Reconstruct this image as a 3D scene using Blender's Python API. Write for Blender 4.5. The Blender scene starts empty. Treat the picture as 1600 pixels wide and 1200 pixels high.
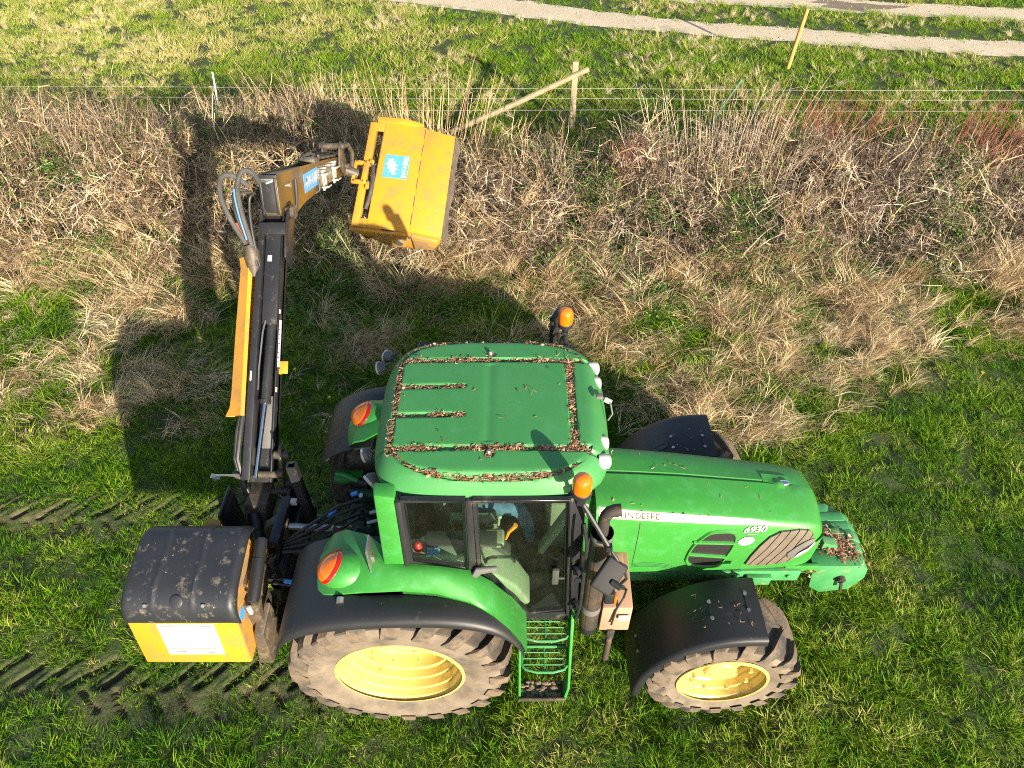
import bpy, bmesh, math, random
import numpy as np
from mathutils import Vector, Matrix

R = math.radians
random.seed(7)
rng = np.random.default_rng(11)
scene = bpy.context.scene
COL = scene.collection

# ------------------------------------------------------------------ camera
cam_data = bpy.data.cameras.new('camera')
cam_data.sensor_width = 36.0
cam_data.lens = 36.0 * 1109 / 1600
cam_data.clip_end = 2000
cam = bpy.data.objects.new('camera', cam_data)
COL.objects.link(cam)
cam.location = (0.91, -3.67, 6.65)
cam.rotation_euler = (R(90 - 44.5), 0, 0)
scene.camera = cam

# ------------------------------------------------------------------ sky and sun
SUN_ELEV = R(16.4)
SUN_TO = Vector((0.485, -0.875, 0)).normalized()          # horizontal direction towards the sun
world = bpy.data.worlds.new('World')
scene.world = world
world.use_nodes = True
wn = world.node_tree
sky = wn.nodes.new('ShaderNodeTexSky')
sky.sky_type = 'NISHITA'
sky.sun_disc = False
sky.sun_elevation = SUN_ELEV
sky.sun_rotation = math.atan2(SUN_TO.x, SUN_TO.y)
bg = wn.nodes['Background']
bg.inputs['Strength'].default_value = 0.088
wn.links.new(sky.outputs[0], bg.inputs['Color'])

sun_data = bpy.data.lights.new('sun', 'SUN')
sun_data.energy = 5.0
sun_data.angle = R(0.55)
sun_data.color = (1.0, 0.89, 0.71)
sun = bpy.data.objects.new('sun', sun_data)
COL.objects.link(sun)
sun_dir = Vector((SUN_TO.x * math.cos(SUN_ELEV), SUN_TO.y * math.cos(SUN_ELEV), math.sin(SUN_ELEV)))
sun.rotation_euler = sun_dir.to_track_quat('Z', 'Y').to_euler()
sun.location = (8, -16, 12)

vs = scene.view_settings
vs.view_transform = 'Standard'
vs.look = 'None'
vs.gamma = 1.0
vs.use_curve_mapping = False
vs.exposure = 1.46

scene.render.engine = 'CYCLES'
cy = scene.cycles
cy.max_bounces = 6
cy.diffuse_bounces = 2
cy.glossy_bounces = 3
cy.transmission_bounces = 4
cy.transparent_max_bounces = 12
cy.caustics_reflective = False
cy.caustics_refractive = False
cy.sample_clamp_indirect = 6.0
cy.use_denoising = False
cy.pixel_filter_type = 'BLACKMAN_HARRIS'
cy.filter_width = 1.1


# ------------------------------------------------------------------ materials
def _nodes(name):
    m = bpy.data.materials.new(name)
    m.use_nodes = True
    nt = m.node_tree
    return m, nt, nt.nodes['Principled BSDF'], nt.nodes, nt.links

def _noise(nodes, links, coord, scale, detail=4, rough=0.6, dist=0.0):
    n = nodes.new('ShaderNodeTexNoise')
    n.inputs['Scale'].default_value = scale
    n.inputs['Detail'].default_value = detail
    n.inputs['Roughness'].default_value = rough
    n.inputs['Distortion'].default_value = dist
    links.new(coord, n.inputs['Vector'])
    return n.outputs['Fac']

def _range(nodes, links, src, a, b, lo=0.0, hi=1.0):
    n = nodes.new('ShaderNodeMapRange')
    n.inputs['From Min'].default_value = a
    n.inputs['From Max'].default_value = b
    n.inputs['To Min'].default_value = lo
    n.inputs['To Max'].default_value = hi
    links.new(src, n.inputs['Value'])
    return n.outputs['Result']

def _mix(nodes, links, fac, a, b):
    n = nodes.new('ShaderNodeMix')
    n.data_type = 'RGBA'
    ins = [i for i in n.inputs if i.type == 'RGBA']
    fi = [i for i in n.inputs if i.type == 'VALUE'][0]
    for s, i in ((a, ins[0]), (b, ins[1])):
        if isinstance(s, tuple):
            i.default_value = (s[0], s[1], s[2], 1)
        else:
            links.new(s, i)
    if isinstance(fac, float):
        fi.default_value = fac
    else:
        links.new(fac, fi)
    return [o for o in n.outputs if o.type == 'RGBA'][0]

def paint(name, col, rough=0.4, metal=0.0, vary=None, vscale=3.0, dirt=None, dirt_scale=9.0, dirt_cut=(0.55, 0.75),
          dirt_rough=0.85, bump=0.0, bump_scale=60.0, coat=0.0, spec=0.5, dirt2=None, dirt2_cut=(0.62, 0.68), dirt2_scale=70.0):
    """Procedural surface: base colour with slow variation, patchy dirt, fine specks and grain."""
    m, nt, p, N, L = _nodes(name)
    co = N.new('ShaderNodeTexCoord').outputs['Object']
    c = col
    if vary is not None:
        c = _mix(N, L, _range(N, L, _noise(N, L, co, vscale), 0.35, 0.65), col, vary)
    rsock = None
    if dirt is not None:
        f = _range(N, L, _noise(N, L, co, dirt_scale, 8, 0.68), dirt_cut[0], dirt_cut[1])
        c = _mix(N, L, f, c, dirt)
        rsock = _range(N, L, f, 0, 1, rough, dirt_rough)
    if dirt2 is not None:
        f2 = _range(N, L, _noise(N, L, co, dirt2_scale, 5, 0.6), dirt2_cut[0], dirt2_cut[1])
        c = _mix(N, L, f2, c, dirt2)
    if isinstance(c, tuple):
        p.inputs['Base Color'].default_value = (c[0], c[1], c[2], 1)
    else:
        L.new(c, p.inputs['Base Color'])
    p.inputs['Roughness'].default_value = rough
    if rsock is not None:
        L.new(rsock, p.inputs['Roughness'])
    p.inputs['Metallic'].default_value = metal
    p.inputs['Coat Weight'].default_value = coat
    p.inputs['Coat Roughness'].default_value = 0.12
    p.inputs['Specular IOR Level'].default_value = spec
    if bump > 0:
        b = N.new('ShaderNodeBump')
        b.inputs['Strength'].default_value = bump
        b.inputs['Distance'].default_value = 0.01
        L.new(_noise(N, L, co, bump_scale, 6, 0.65), b.inputs['Height'])
        L.new(b.outputs['Normal'], p.inputs['Normal'])
    return m

def glass_mat(name, tint=(0.86, 0.93, 0.88), gloss=0.012):
    m, nt, p, N, L = _nodes(name)
    N.remove(p)
    out = N['Material Output']
    tr = N.new('ShaderNodeBsdfTransparent'); tr.inputs['Color'].default_value = (*tint, 1)
    gl = N.new('ShaderNodeBsdfGlossy'); gl.inputs['Roughness'].default_value = 0.04
    lw = N.new('ShaderNodeLayerWeight'); lw.inputs['Blend'].default_value = 0.5
    pw = N.new('ShaderNodeMath'); pw.operation = 'POWER'; L.new(lw.outputs['Facing'], pw.inputs[0]); pw.inputs[1].default_value = 5.0
    fr = N.new('ShaderNodeMath'); fr.operation = 'MULTIPLY_ADD'; L.new(pw.outputs[0], fr.inputs[0]); fr.inputs[1].default_value = 0.96; fr.inputs[2].default_value = 0.04
    mx = N.new('ShaderNodeMixShader')
    L.new(fr.outputs[0], mx.inputs['Fac'])
    L.new(tr.outputs[0], mx.inputs[1]); L.new(gl.outputs[0], mx.inputs[2])
    df = N.new('ShaderNodeBsdfDiffuse'); df.inputs['Color'].default_value = (0.42, 0.40, 0.33, 1)
    co = N.new('ShaderNodeTexCoord').outputs['Object']
    f = _range(N, L, _noise(N, L, co, 7.0, 8, 0.7), 0.45, 0.8, 0.004, gloss)
    mx2 = N.new('ShaderNodeMixShader')
    L.new(f, mx2.inputs['Fac']); L.new(mx.outputs[0], mx2.inputs[1]); L.new(df.outputs[0], mx2.inputs[2])
    L.new(mx2.outputs[0], out.inputs['Surface'])
    return m

def plant_mat(name, stops, rough=0.6, transl=0.35, bvw=0.45, tipdark=0.0):
    """Leaf or stem colour picked along a ramp by the clump's tint plus each blade's own random value."""
    m, nt, p, N, L = _nodes(name)
    at = N.new('ShaderNodeAttribute'); at.attribute_type = 'GEOMETRY'; at.attribute_name = 'tint'
    bv = N.new('ShaderNodeAttribute'); bv.attribute_type = 'GEOMETRY'; bv.attribute_name = 'bv'
    s = N.new('ShaderNodeMath'); s.operation = 'MULTIPLY_ADD'
    L.new(bv.outputs['Fac'], s.inputs[0]); s.inputs[1].default_value = bvw; 
    L.new(at.outputs['Fac'], s.inputs[2])
    r = N.new('ShaderNodeValToRGB')
    el = r.color_ramp.elements
    while len(el) < len(stops):
        el.new(0.5)
    for e, (pos, c) in zip(el, stops):
        e.position = pos; e.color = (*c, 1)
    L.new(s.outputs[0], r.inputs['Fac'])
    L.new(r.outputs['Color'], p.inputs['Base Color'])
    p.inputs['Roughness'].default_value = rough
    p.inputs['Specular IOR Level'].default_value = 0.15
    if transl > 0:
        t = N.new('ShaderNodeBsdfTranslucent')
        L.new(r.outputs['Color'], t.inputs['Color'])
        mx = N.new('ShaderNodeMixShader'); mx.inputs['Fac'].default_value = transl
        L.new(p.outputs[0], mx.inputs[1]); L.new(t.outputs[0], mx.inputs[2])
        L.new(mx.outputs[0], N['Material Output'].inputs['Surface'])
    return m

MUD = (0.20, 0.145, 0.09)
M = {}
M['green'] = paint('green_paint', (0.028, 0.215, 0.026), 0.46, vary=(0.036, 0.20, 0.032), dirt=(0.05, 0.26, 0.07), dirt_cut=(0.5, 0.8), dirt_rough=0.6, coat=0.12,
                   dirt2=(0.06, 0.12, 0.045), dirt2_cut=(0.7, 0.78), dirt2_scale=90)
M['roof_green'] = paint('roof_green_paint', (0.036, 0.195, 0.048), 0.55, vary=(0.044, 0.21, 0.056), vscale=1.5, dirt=(0.05, 0.22, 0.085), dirt_cut=(0.5, 0.78), dirt_rough=0.65, coat=0.04,
                   dirt2=(0.03, 0.09, 0.04), dirt2_cut=(0.72, 0.78), dirt2_scale=110)
M['old_green'] = paint('weathered_green_paint', (0.035, 0.21, 0.06), 0.5, vary=(0.06, 0.24, 0.09), vscale=6, dirt=(0.24, 0.19, 0.11), dirt_cut=(0.56, 0.72), dirt_scale=7, bump=0.1)
M['dark_green'] = paint('dark_chassis_green', (0.015, 0.09, 0.03), 0.55, dirt=MUD, dirt_cut=(0.5, 0.7), dirt_scale=8)  # darker green with mud patches for chassis and linkage parts
M['yellow'] = paint('implement_yellow', (0.57, 0.255, 0.014), 0.42, vary=(0.50, 0.235, 0.02), dirt=(0.27, 0.15, 0.05), dirt_cut=(0.45, 0.80), dirt_scale=5, coat=0.15,
                    dirt2=(0.20, 0.12, 0.05), dirt2_cut=(0.62, 0.72), dirt2_scale=45)
M['dirty_yellow'] = paint('mud_caked_yellow', (0.55, 0.26, 0.02), 0.6, vary=(0.42, 0.22, 0.04), vscale=4, dirt=(0.24, 0.16, 0.085), dirt_cut=(0.40, 0.62), dirt_scale=6, bump=0.15)
M['rim'] = paint('wheel_yellow', (0.62, 0.47, 0.14), 0.35, vary=(0.56, 0.42, 0.12), dirt=(0.24, 0.15, 0.05), dirt_cut=(0.52, 0.70), dirt_scale=5, coat=0.15)
M['treadbase'] = paint('shaded_tread_rubber', (0.035, 0.03, 0.027), 0.9, vary=(0.075, 0.056, 0.04), vscale=9, bump=0.4, bump_scale=50)  # rubber under the lugs; the black shade in the gaps is put into its colour
M['tyre'] = paint('dusty_tyre', (0.115, 0.090, 0.066), 0.9, vary=(0.19, 0.15, 0.108), vscale=4, dirt=(0.06, 0.052, 0.046), dirt_cut=(0.50, 0.72), dirt_scale=5, bump=0.35, bump_scale=40)
M['lug'] = paint('muddy_tread', (0.085, 0.066, 0.05), 0.9, vary=(0.16, 0.115, 0.075), vscale=8, dirt=(0.05, 0.045, 0.042), dirt_cut=(0.5, 0.62), dirt_scale=7, bump=0.5, bump_scale=45)
M['rubber'] = paint('black_plastic', (0.013, 0.014, 0.017), 0.5, vary=(0.018, 0.018, 0.02), dirt=(0.10, 0.085, 0.065), dirt_cut=(0.62, 0.85), dirt_scale=10, bump=0.05, bump_scale=120,
                    dirt2=(0.25, 0.21, 0.16), dirt2_cut=(0.73, 0.78), dirt2_scale=38)
M['tankblack'] = paint('tank_lid_plastic', (0.014, 0.016, 0.021), 0.48, vary=(0.02, 0.022, 0.027), dirt=(0.20, 0.17, 0.125), dirt_cut=(0.56, 0.78), dirt_scale=11, bump=0.06, bump_scale=80,
                       dirt2=(0.42, 0.36, 0.27), dirt2_cut=(0.68, 0.73), dirt2_scale=42)
M['black'] = paint('black_steel_paint', (0.015, 0.016, 0.019), 0.36, vary=(0.022, 0.022, 0.024), dirt=(0.12, 0.095, 0.065), dirt_cut=(0.58, 0.80), dirt_scale=9,
                   dirt2=(0.30, 0.24, 0.17), dirt2_cut=(0.72, 0.77), dirt2_scale=48)
M['grime'] = paint('greasy_steel', (0.04, 0.034, 0.028), 0.5, vary=(0.09, 0.068, 0.045), vscale=9, dirt=(0.16, 0.115, 0.07), dirt_cut=(0.52, 0.7), dirt_scale=12, bump=0.3)
M['ochre'] = paint('arm_ochre_reflection', (0.135, 0.078, 0.016), 0.32, vary=(0.075, 0.046, 0.015), vscale=2.2, dirt=(0.08, 0.055, 0.03), dirt_cut=(0.5, 0.78), dirt_scale=4, coat=0.2)  # golden reflection on the black arm, put into the base colour as ochre
M['steel'] = paint('bare_steel', (0.55, 0.54, 0.52), 0.35, metal=0.9, vary=(0.40, 0.38, 0.35), dirt=(0.22, 0.17, 0.11), dirt_cut=(0.6, 0.78))
M['chrome'] = paint('chrome_rod', (0.80, 0.82, 0.86), 0.12, metal=1.0, vary=(0.74, 0.76, 0.80))
M['rust'] = paint('rusty_pipe', (0.030, 0.026, 0.025), 0.7, metal=0.1, vary=(0.06, 0.04, 0.03), vscale=7, dirt=(0.15, 0.08, 0.045), dirt_cut=(0.55, 0.7), dirt_scale=14, bump=0.2)
M['hose'] = paint('grey_hose_rubber', (0.055, 0.055, 0.058), 0.65, vary=(0.04, 0.039, 0.038), vscale=14, dirt=(0.17, 0.14, 0.10), dirt_cut=(0.55, 0.75), bump=0.3, bump_scale=120)
M['blackhose'] = paint('black_hose_rubber', (0.018, 0.018, 0.02), 0.5, vary=(0.03, 0.028, 0.026), dirt=(0.1, 0.08, 0.06), dirt_cut=(0.6, 0.8))
M['blue'] = paint('blue_print', (0.06, 0.28, 0.62), 0.45, vary=(0.08, 0.30, 0.60), dirt=(0.22, 0.19, 0.15), dirt_cut=(0.56, 0.72), dirt_scale=22)
M['white'] = paint('white_print', (0.50, 0.50, 0.49), 0.5, vary=(0.46, 0.455, 0.44), dirt=(0.36, 0.30, 0.23), dirt_cut=(0.60, 0.8), dirt_scale=14)
M['cream'] = paint('cream_stripe', (0.84, 0.74, 0.52), 0.4, vary=(0.80, 0.70, 0.48))
M['pinkline'] = paint('faded_red_print', (0.40, 0.10, 0.08), 0.5, vary=(0.46, 0.18, 0.15), vscale=20)
M['ink'] = paint('dark_ink', (0.02, 0.018, 0.015), 0.5, vary=(0.03, 0.028, 0.022))
M['amber'] = None
M['grille'] = paint('grille_plastic', (0.11, 0.088, 0.066), 0.65, vary=(0.13, 0.105, 0.08), dirt=(0.17, 0.13, 0.09), dirt_cut=(0.5, 0.75), dirt_scale=14, bump=0.05)
M['tan'] = paint('faded_tan_box', (0.33, 0.18, 0.115), 0.6, vary=(0.38, 0.225, 0.15), dirt=(0.24, 0.14, 0.08), dirt_cut=(0.60, 0.74), dirt_scale=6)
M['lampwhite'] = paint('lamp_glass_rim', (0.50, 0.48, 0.45), 0.35, vary=(0.44, 0.42, 0.38), dirt=(0.4, 0.34, 0.26), dirt_cut=(0.6, 0.8))
M['lampgrey'] = paint('lamp_housing', (0.10, 0.098, 0.096), 0.6, vary=(0.13, 0.125, 0.12), bump=0.08)
M['trim'] = paint('olive_cab_trim', (0.22, 0.26, 0.17), 0.6, vary=(0.25, 0.29, 0.19), dirt=(0.16, 0.15, 0.10), dirt_cut=(0.55, 0.8))
M['darktrim'] = paint('dark_cab_trim', (0.035, 0.038, 0.034), 0.6, vary=(0.05, 0.05, 0.045))
M['mat'] = paint('cab_floor_mat', (0.045, 0.045, 0.035), 0.85, vary=(0.06, 0.056, 0.04), vscale=3, dirt=(0.15, 0.12, 0.08), dirt_cut=(0.55, 0.8), bump=0.4)
M['seat'] = paint('seat_cloth', (0.10, 0.115, 0.075), 0.85, vary=(0.13, 0.14, 0.09), bump=0.2)
M['denim'] = paint('blue_denim', (0.075, 0.20, 0.36), 0.85, vary=(0.11, 0.26, 0.43), vscale=8, bump=0.3, bump_scale=200)
M['jacket'] = paint('dark_jacket', (0.045, 0.06, 0.055), 0.85, vary=(0.06, 0.075, 0.065), bump=0.3)
M['skin'] = paint('skin', (0.50, 0.29, 0.20), 0.55, vary=(0.54, 0.32, 0.23))
M['hair'] = paint('brown_hair', (0.06, 0.04, 0.025), 0.7, vary=(0.08, 0.05, 0.03))
M['orange'] = paint('orange_plastic', (0.78, 0.26, 0.02), 0.4, vary=(0.70, 0.24, 0.02))
M['red'] = paint('red_plastic', (0.55, 0.02, 0.02), 0.35, vary=(0.5, 0.03, 0.025))
M['cloth'] = paint('blue_cloth', (0.20, 0.55, 0.78), 0.85, vary=(0.26, 0.60, 0.80), vscale=20)
M['bluefit'] = paint('blue_fitting', (0.05, 0.28, 0.75), 0.4, vary=(0.06, 0.32, 0.78))
M['wood'] = paint('weathered_timber', (0.22, 0.175, 0.105), 0.8, vary=(0.29, 0.235, 0.145), vscale=6, dirt=(0.30, 0.27, 0.13), dirt_cut=(0.55, 0.72), dirt_scale=9, bump=0.4, bump_scale=30)
M['peeled'] = paint('peeled_round_timber', (0.40, 0.22, 0.06), 0.7, vary=(0.46, 0.28, 0.09), vscale=5, dirt=(0.35, 0.22, 0.08), dirt_cut=(0.58, 0.75), bump=0.2)
M['wire'] = paint('galvanised_wire', (0.40, 0.38, 0.36), 0.5, metal=0.3, vary=(0.33, 0.31, 0.29))
M['stake'] = paint('pale_plastic_stake', (0.66, 0.66, 0.70), 0.5, vary=(0.60, 0.60, 0.64))
M['greenstake'] = paint('green_plastic_stake', (0.10, 0.30, 0.24), 0.5, vary=(0.13, 0.34, 0.27))
M['glass'] = glass_mat('cab_glass')

def amber(name, c, rough=0.12):
    m, nt, p, N, L = _nodes(name)
    co = N.new('ShaderNodeTexCoord').outputs['Object']
    L.new(_mix(N, L, _range(N, L, _noise(N, L, co, 16.0), 0.35, 0.7), c, tuple(x * 0.7 for x in c)), p.inputs['Base Color'])
    p.inputs['Roughness'].default_value = rough
    p.inputs['Coat Weight'].default_value = 0.6
    p.inputs['Coat Roughness'].default_value = 0.05
    p.inputs['Subsurface Weight'].default_value = 0.25
    p.inputs['Subsurface Radius'].default_value = (0.04, 0.015, 0.005)
    p.inputs['Subsurface Scale'].default_value = 0.6
    return m
M['amber'] = amber('amber_lens', (0.80, 0.165, 0.004))
M['redlens'] = amber('red_lens', (0.55, 0.008, 0.008))

# ------------------------------------------------------------------ mesh helpers
class MB:
    """Collects shapes into one mesh."""
    def __init__(s):
        s.v = []; s.f = []
    def add(s, verts, faces, T=None):
        o = len(s.v)
        s.v += [tuple(T @ Vector(p)) if T is not None else tuple(p) for p in verts]
        s.f += [tuple(i + o for i in f) for f in faces]
        return s
    def hexa(s, p, T=None):
        return s.add(p, [(0, 3, 2, 1), (4, 5, 6, 7), (0, 1, 5, 4), (1, 2, 6, 5), (2, 3, 7, 6), (3, 0, 4, 7)], T)
    def box(s, c, d, T=None):
        x, y, z = c; a, b, h = d[0] / 2, d[1] / 2, d[2] / 2
        return s.hexa([(x-a, y-b, z-h), (x+a, y-b, z-h), (x+a, y+b, z-h), (x-a, y+b, z-h), (x-a, y-b, z+h), (x+a, y-b, z+h), (x+a, y+b, z+h), (x-a, y+b, z+h)], T)
    def prism(s, poly, vec, T=None):
        n = len(poly); v = Vector(vec)
        a = [Vector(p) for p in poly]; b = [p + v for p in a]
        nrm = Vector((0, 0, 0))
        for i in range(n):
            nrm += a[i].cross(a[(i + 1) % n])
        fl = nrm.dot(v) > 0
        f = [tuple(range(n))[::-1] if fl else tuple(range(n)), tuple(range(n, 2*n)) if fl else tuple(range(n, 2*n))[::-1]]
        for i in range(n):
            j = (i + 1) % n
            f.append((i, j, n + j, n + i) if fl else (j, i, n + i, n + j))
        return s.add([tuple(p) for p in a + b], f, T)
    def loft(s, rings, closed=True, caps=True, T=None):
        n = len(rings[0]); vs_ = [p for r in rings for p in r]; f = []
        for k in range(len(rings) - 1):
            for i in range(n if closed else n - 1):
                j = (i + 1) % n
                f.append((k*n + i, k*n + j, (k+1)*n + j, (k+1)*n + i))
        if caps and closed:
            f.append(tuple(range(n))[::-1]); f.append(tuple(range((len(rings)-1)*n, len(rings)*n)))
        return s.add(vs_, f, T)
    def tube(s, pts, r, n=8, caps=True, T=None, flat=1.0):
        pts = [Vector(p) for p in pts]
        rs = r if isinstance(r, (list, tuple)) else [r] * len(pts)
        rings = []; up = None
        for i, p in enumerate(pts):
            t = (pts[min(i+1, len(pts)-1)] - pts[max(i-1, 0)]).normalized()
            if up is None:
                up = Vector((0, 0, 1)) if abs(t.z) < 0.9 else Vector((1, 0, 0))
            a = t.cross(up)
            a = a.normalized() if a.length > 1e-6 else t.orthogonal().normalized()
            b = a.cross(t).normalized(); up = b
            rings.append([tuple(p + rs[i] * (math.cos(2*math.pi*k/n) * a * flat + math.sin(2*math.pi*k/n) * b)) for k in range(n)])
        return s.loft(rings, True, caps, T)
    def lathe(s, prof, n=24, T=None, caps=True):
        rings = [[(r * math.cos(2*math.pi*k/n), r * math.sin(2*math.pi*k/n), h) for k in range(n)] for r, h in prof]
        return s.loft(rings, True, caps, T)
    def ell(s, c, rad, nu=16, nv=10, T=None):
        rings = []
        for j in range(nv + 1):
            th = math.pi * (0.02 + 0.96 * j / nv)
            rings.append([(c[0] + rad[0]*math.sin(th)*math.cos(2*math.pi*k/nu), c[1] + rad[1]*math.sin(th)*math.sin(2*math.pi*k/nu), c[2] - rad[2]*math.cos(th)) for k in range(nu)])
        return s.loft(rings, True, True, T)
    def grid(s, rows, thick=None, T=None):
        """rows of points -> sheet; thick = vector offset gives it a back and rim."""
        n = len(rows[0]); m = len(rows)
        v = [p for r in rows for p in r]; f = []
        for k in range(m-1):
            for i in range(n-1):
                f.append((k*n+i, k*n+i+1, (k+1)*n+i+1, (k+1)*n+i))
        if thick is not None:
            t = Vector(thick); o = len(v)
            v = v + [tuple(Vector(p) + t) for p in v]
            f = f + [tuple(i + o for i in q[::-1]) for q in f]
            rim = [i for i in range(n)] + [k*n+n-1 for k in range(1, m)] + [(m-1)*n+i for i in range(n-2, -1, -1)] + [k*n for k in range(m-2, 0, -1)]
            for a, b in zip(rim, rim[1:] + rim[:1]):
                f.append((b, a, a+o, b+o))
        return s.add(v, f, T)
    def obj(s, name, mat, parent=None, smooth=35, bevel=0.0, seg=2, label=None):
        return link(name, s.v, s.f, mat, parent, smooth, bevel, seg, label)

def link(name, v, f, mat, parent=None, smooth=35, bevel=0.0, seg=2, label=None):
    me = bpy.data.meshes.new(name)
    bm = bmesh.new()
    bv = [bm.verts.new(p) for p in v]
    for q in f:
        try:
            bm.faces.new([bv[i] for i in q])
        except ValueError:
            pass
    bmesh.ops.remove_doubles(bm, verts=bm.verts, dist=1e-5)
    bmesh.ops.recalc_face_normals(bm, faces=bm.faces)
    if bevel > 0:
        ed = [e for e in bm.edges if len(e.link_faces) == 2 and e.calc_face_angle(0) > R(28)]
        if ed:
            bmesh.ops.bevel(bm, geom=ed, offset=bevel, segments=seg, affect='EDGES', profile=0.5, clamp_overlap=True)
    bm.to_mesh(me); bm.free()
    if smooth:
        me.shade_smooth()
        me.set_sharp_from_angle(angle=R(smooth))
    me.materials.append(M[mat] if isinstance(mat, str) else mat)
    o = bpy.data.objects.new(name, me)
    COL.objects.link(o)
    if parent is not None:
        o.parent = parent
        if parent.parent is None and parent.type == 'EMPTY':
            o.location = -parent.location
    if label:
        o['label'] = label
    return o

def thing(name, label, cat, loc=(0, 0, 0), group=None):
    e = bpy.data.objects.new(name, None)
    e.empty_display_size = 0.3
    COL.objects.link(e)
    e.location = loc
    e['label'] = label; e['category'] = cat
    if group:
        e['group'] = group
    return e

def tag(o, label, cat=None, kind=None, group=None):
    o['label'] = label
    if cat: o['category'] = cat
    if kind: o['kind'] = kind
    if group: o['group'] = group
    return o

def text_mesh(txt, size, shear=0.0, spacing=1.0, bold=0.0):
    cu = bpy.data.curves.new('txt', 'FONT')
    cu.body = txt; cu.size = size; cu.shear = shear; cu.space_character = spacing
    cu.align_x = 'CENTER'; cu.align_y = 'CENTER'; cu.offset = bold
    cu.resolution_u = 3
    o = bpy.data.objects.new('txt', cu)
    COL.objects.link(o)
    dg = bpy.context.evaluated_depsgraph_get()
    me = o.evaluated_get(dg).to_mesh()
    v = [tuple(x.co) for x in me.vertices]; f = [tuple(p.vertices) for p in me.polygons]
    o.evaluated_get(dg).to_mesh_clear()
    bpy.data.objects.remove(o); bpy.data.curves.remove(cu)
    return v, f

def frame(o, x, y):
    """Matrix with the given origin and in-plane axes; z is their normal."""
    X = Vector(x).normalized(); Z = X.cross(Vector(y)).normalized(); Y = Z.cross(X)
    m = Matrix.Identity(4)
    for i in range(3):
        m[i][0] = X[i]; m[i][1] = Y[i]; m[i][2] = Z[i]; m[i][3] = o[i]
    return m

def smoothstep(a, b, x):
    t = np.clip((x - a) / (b - a), 0, 1)
    return t * t * (3 - 2 * t)

def vnoise(seed, scale):
    """2-D value noise returned as a function of arrays x, y (0..1)."""
    g = np.random.default_rng(seed).random((256, 256))
    def f(x, y):
        x = np.asarray(x, float) / scale + 1000.5; y = np.asarray(y, float) / scale + 1000.5
        xi = np.floor(x).astype(int); yi = np.floor(y).astype(int)
        u = x - xi; v = y - yi; u = u*u*(3-2*u); v = v*v*(3-2*v)
        a = g[xi % 256, yi % 256]; b = g[(xi+1) % 256, yi % 256]; c = g[xi % 256, (yi+1) % 256]; d = g[(xi+1) % 256, (yi+1) % 256]
        return (a*(1-u)+b*u)*(1-v) + (c*(1-u)+d*u)*v
    return f

# ================================================================== THE GROUND
_n1 = vnoise(1, 1.7); _n2 = vnoise(2, 0.45); _n3 = vnoise(3, 0.16); _n4 = vnoise(4, 5.0); _n5 = vnoise(5, 0.9); _n6 = vnoise(6, 0.3)

LUGS = []                                          # tread prints left by the rear tyres
for yc in (-0.95, 0.95):
    for k in range(30):
        x0 = -0.55 - 0.295 * k
        LUGS.append((x0 + random.uniform(-.025, .025), yc + 0.02, x0 + 0.30 + random.uniform(-.03, .03), yc + 0.33 + random.uniform(-.05, .02), 0.027, 1.0))
        LUGS.append((x0 + 0.15, yc - 0.02, x0 + 0.32 + random.uniform(-.04, .04), yc - 0.24 + random.uniform(-.05, .07), 0.025, random.uniform(.3, .8)))

def print_depth(x, y, rim=None):
    x = np.asarray(x, float); y = np.asarray(y, float)
    d = np.zeros_like(x)
    for ax, ay, bx, by, w, s in LUGS:
        m = (x > ax - 0.12) & (x < bx + 0.12) & (np.abs(y - (ay + by) / 2) < 0.30)
        if not m.any():
            continue
        px, py = x[m] - ax, y[m] - ay
        L2 = (bx-ax)**2 + (by-ay)**2
        t = np.clip((px*(bx-ax) + py*(by-ay)) / L2, 0, 1)
        dist = np.hypot(px - t*(bx-ax), py - t*(by-ay))
        amt = s * (0.7 + 0.45 * _n5(ax * 3, ay))
        d[m] = np.maximum(d[m], amt * (1 - smoothstep(w*0.6, w*1.35, dist)))
        if rim is not None:
            rim[m] = np.maximum(rim[m], amt * np.exp(-((dist - w*2.0) / (w*.7)) ** 2))
    return d

def H(x, y):
    """Height of the ground sheet."""
    x = np.asarray(x, float); y = np.asarray(y, float)
    fade = 1 - smoothstep(10.5, 12.5, y)
    h = ((_n1(x, y) - 0.5) * 0.07 + (_n2(x, y) - 0.5) * 0.050 + (_n3(x, y) - 0.5) * 0.035) * fade * (1 - smoothstep(-9, -30, y)) * (1 - smoothstep(12, 30, np.abs(x)))
    rim = np.zeros_like(h)
    d = print_depth(x, y, rim)
    return h - 0.085 * d + 0.012 * rim * (1 - d)

def axis(a, b, step, far):
    mid = list(np.arange(a, b + 1e-6, step))
    lo, hi, s, t = [], [], step, a
    while t > -far:
        s = min(s * 1.10, .12) if t > -16 else s * 1.4; t -= s; lo.append(t)
    s, t = step, b
    while t < far:
        s = min(s * 1.10, .12) if t < 14 else s * 1.4; t += s; hi.append(t)
    return np.array(lo[::-1] + mid + hi)

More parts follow.
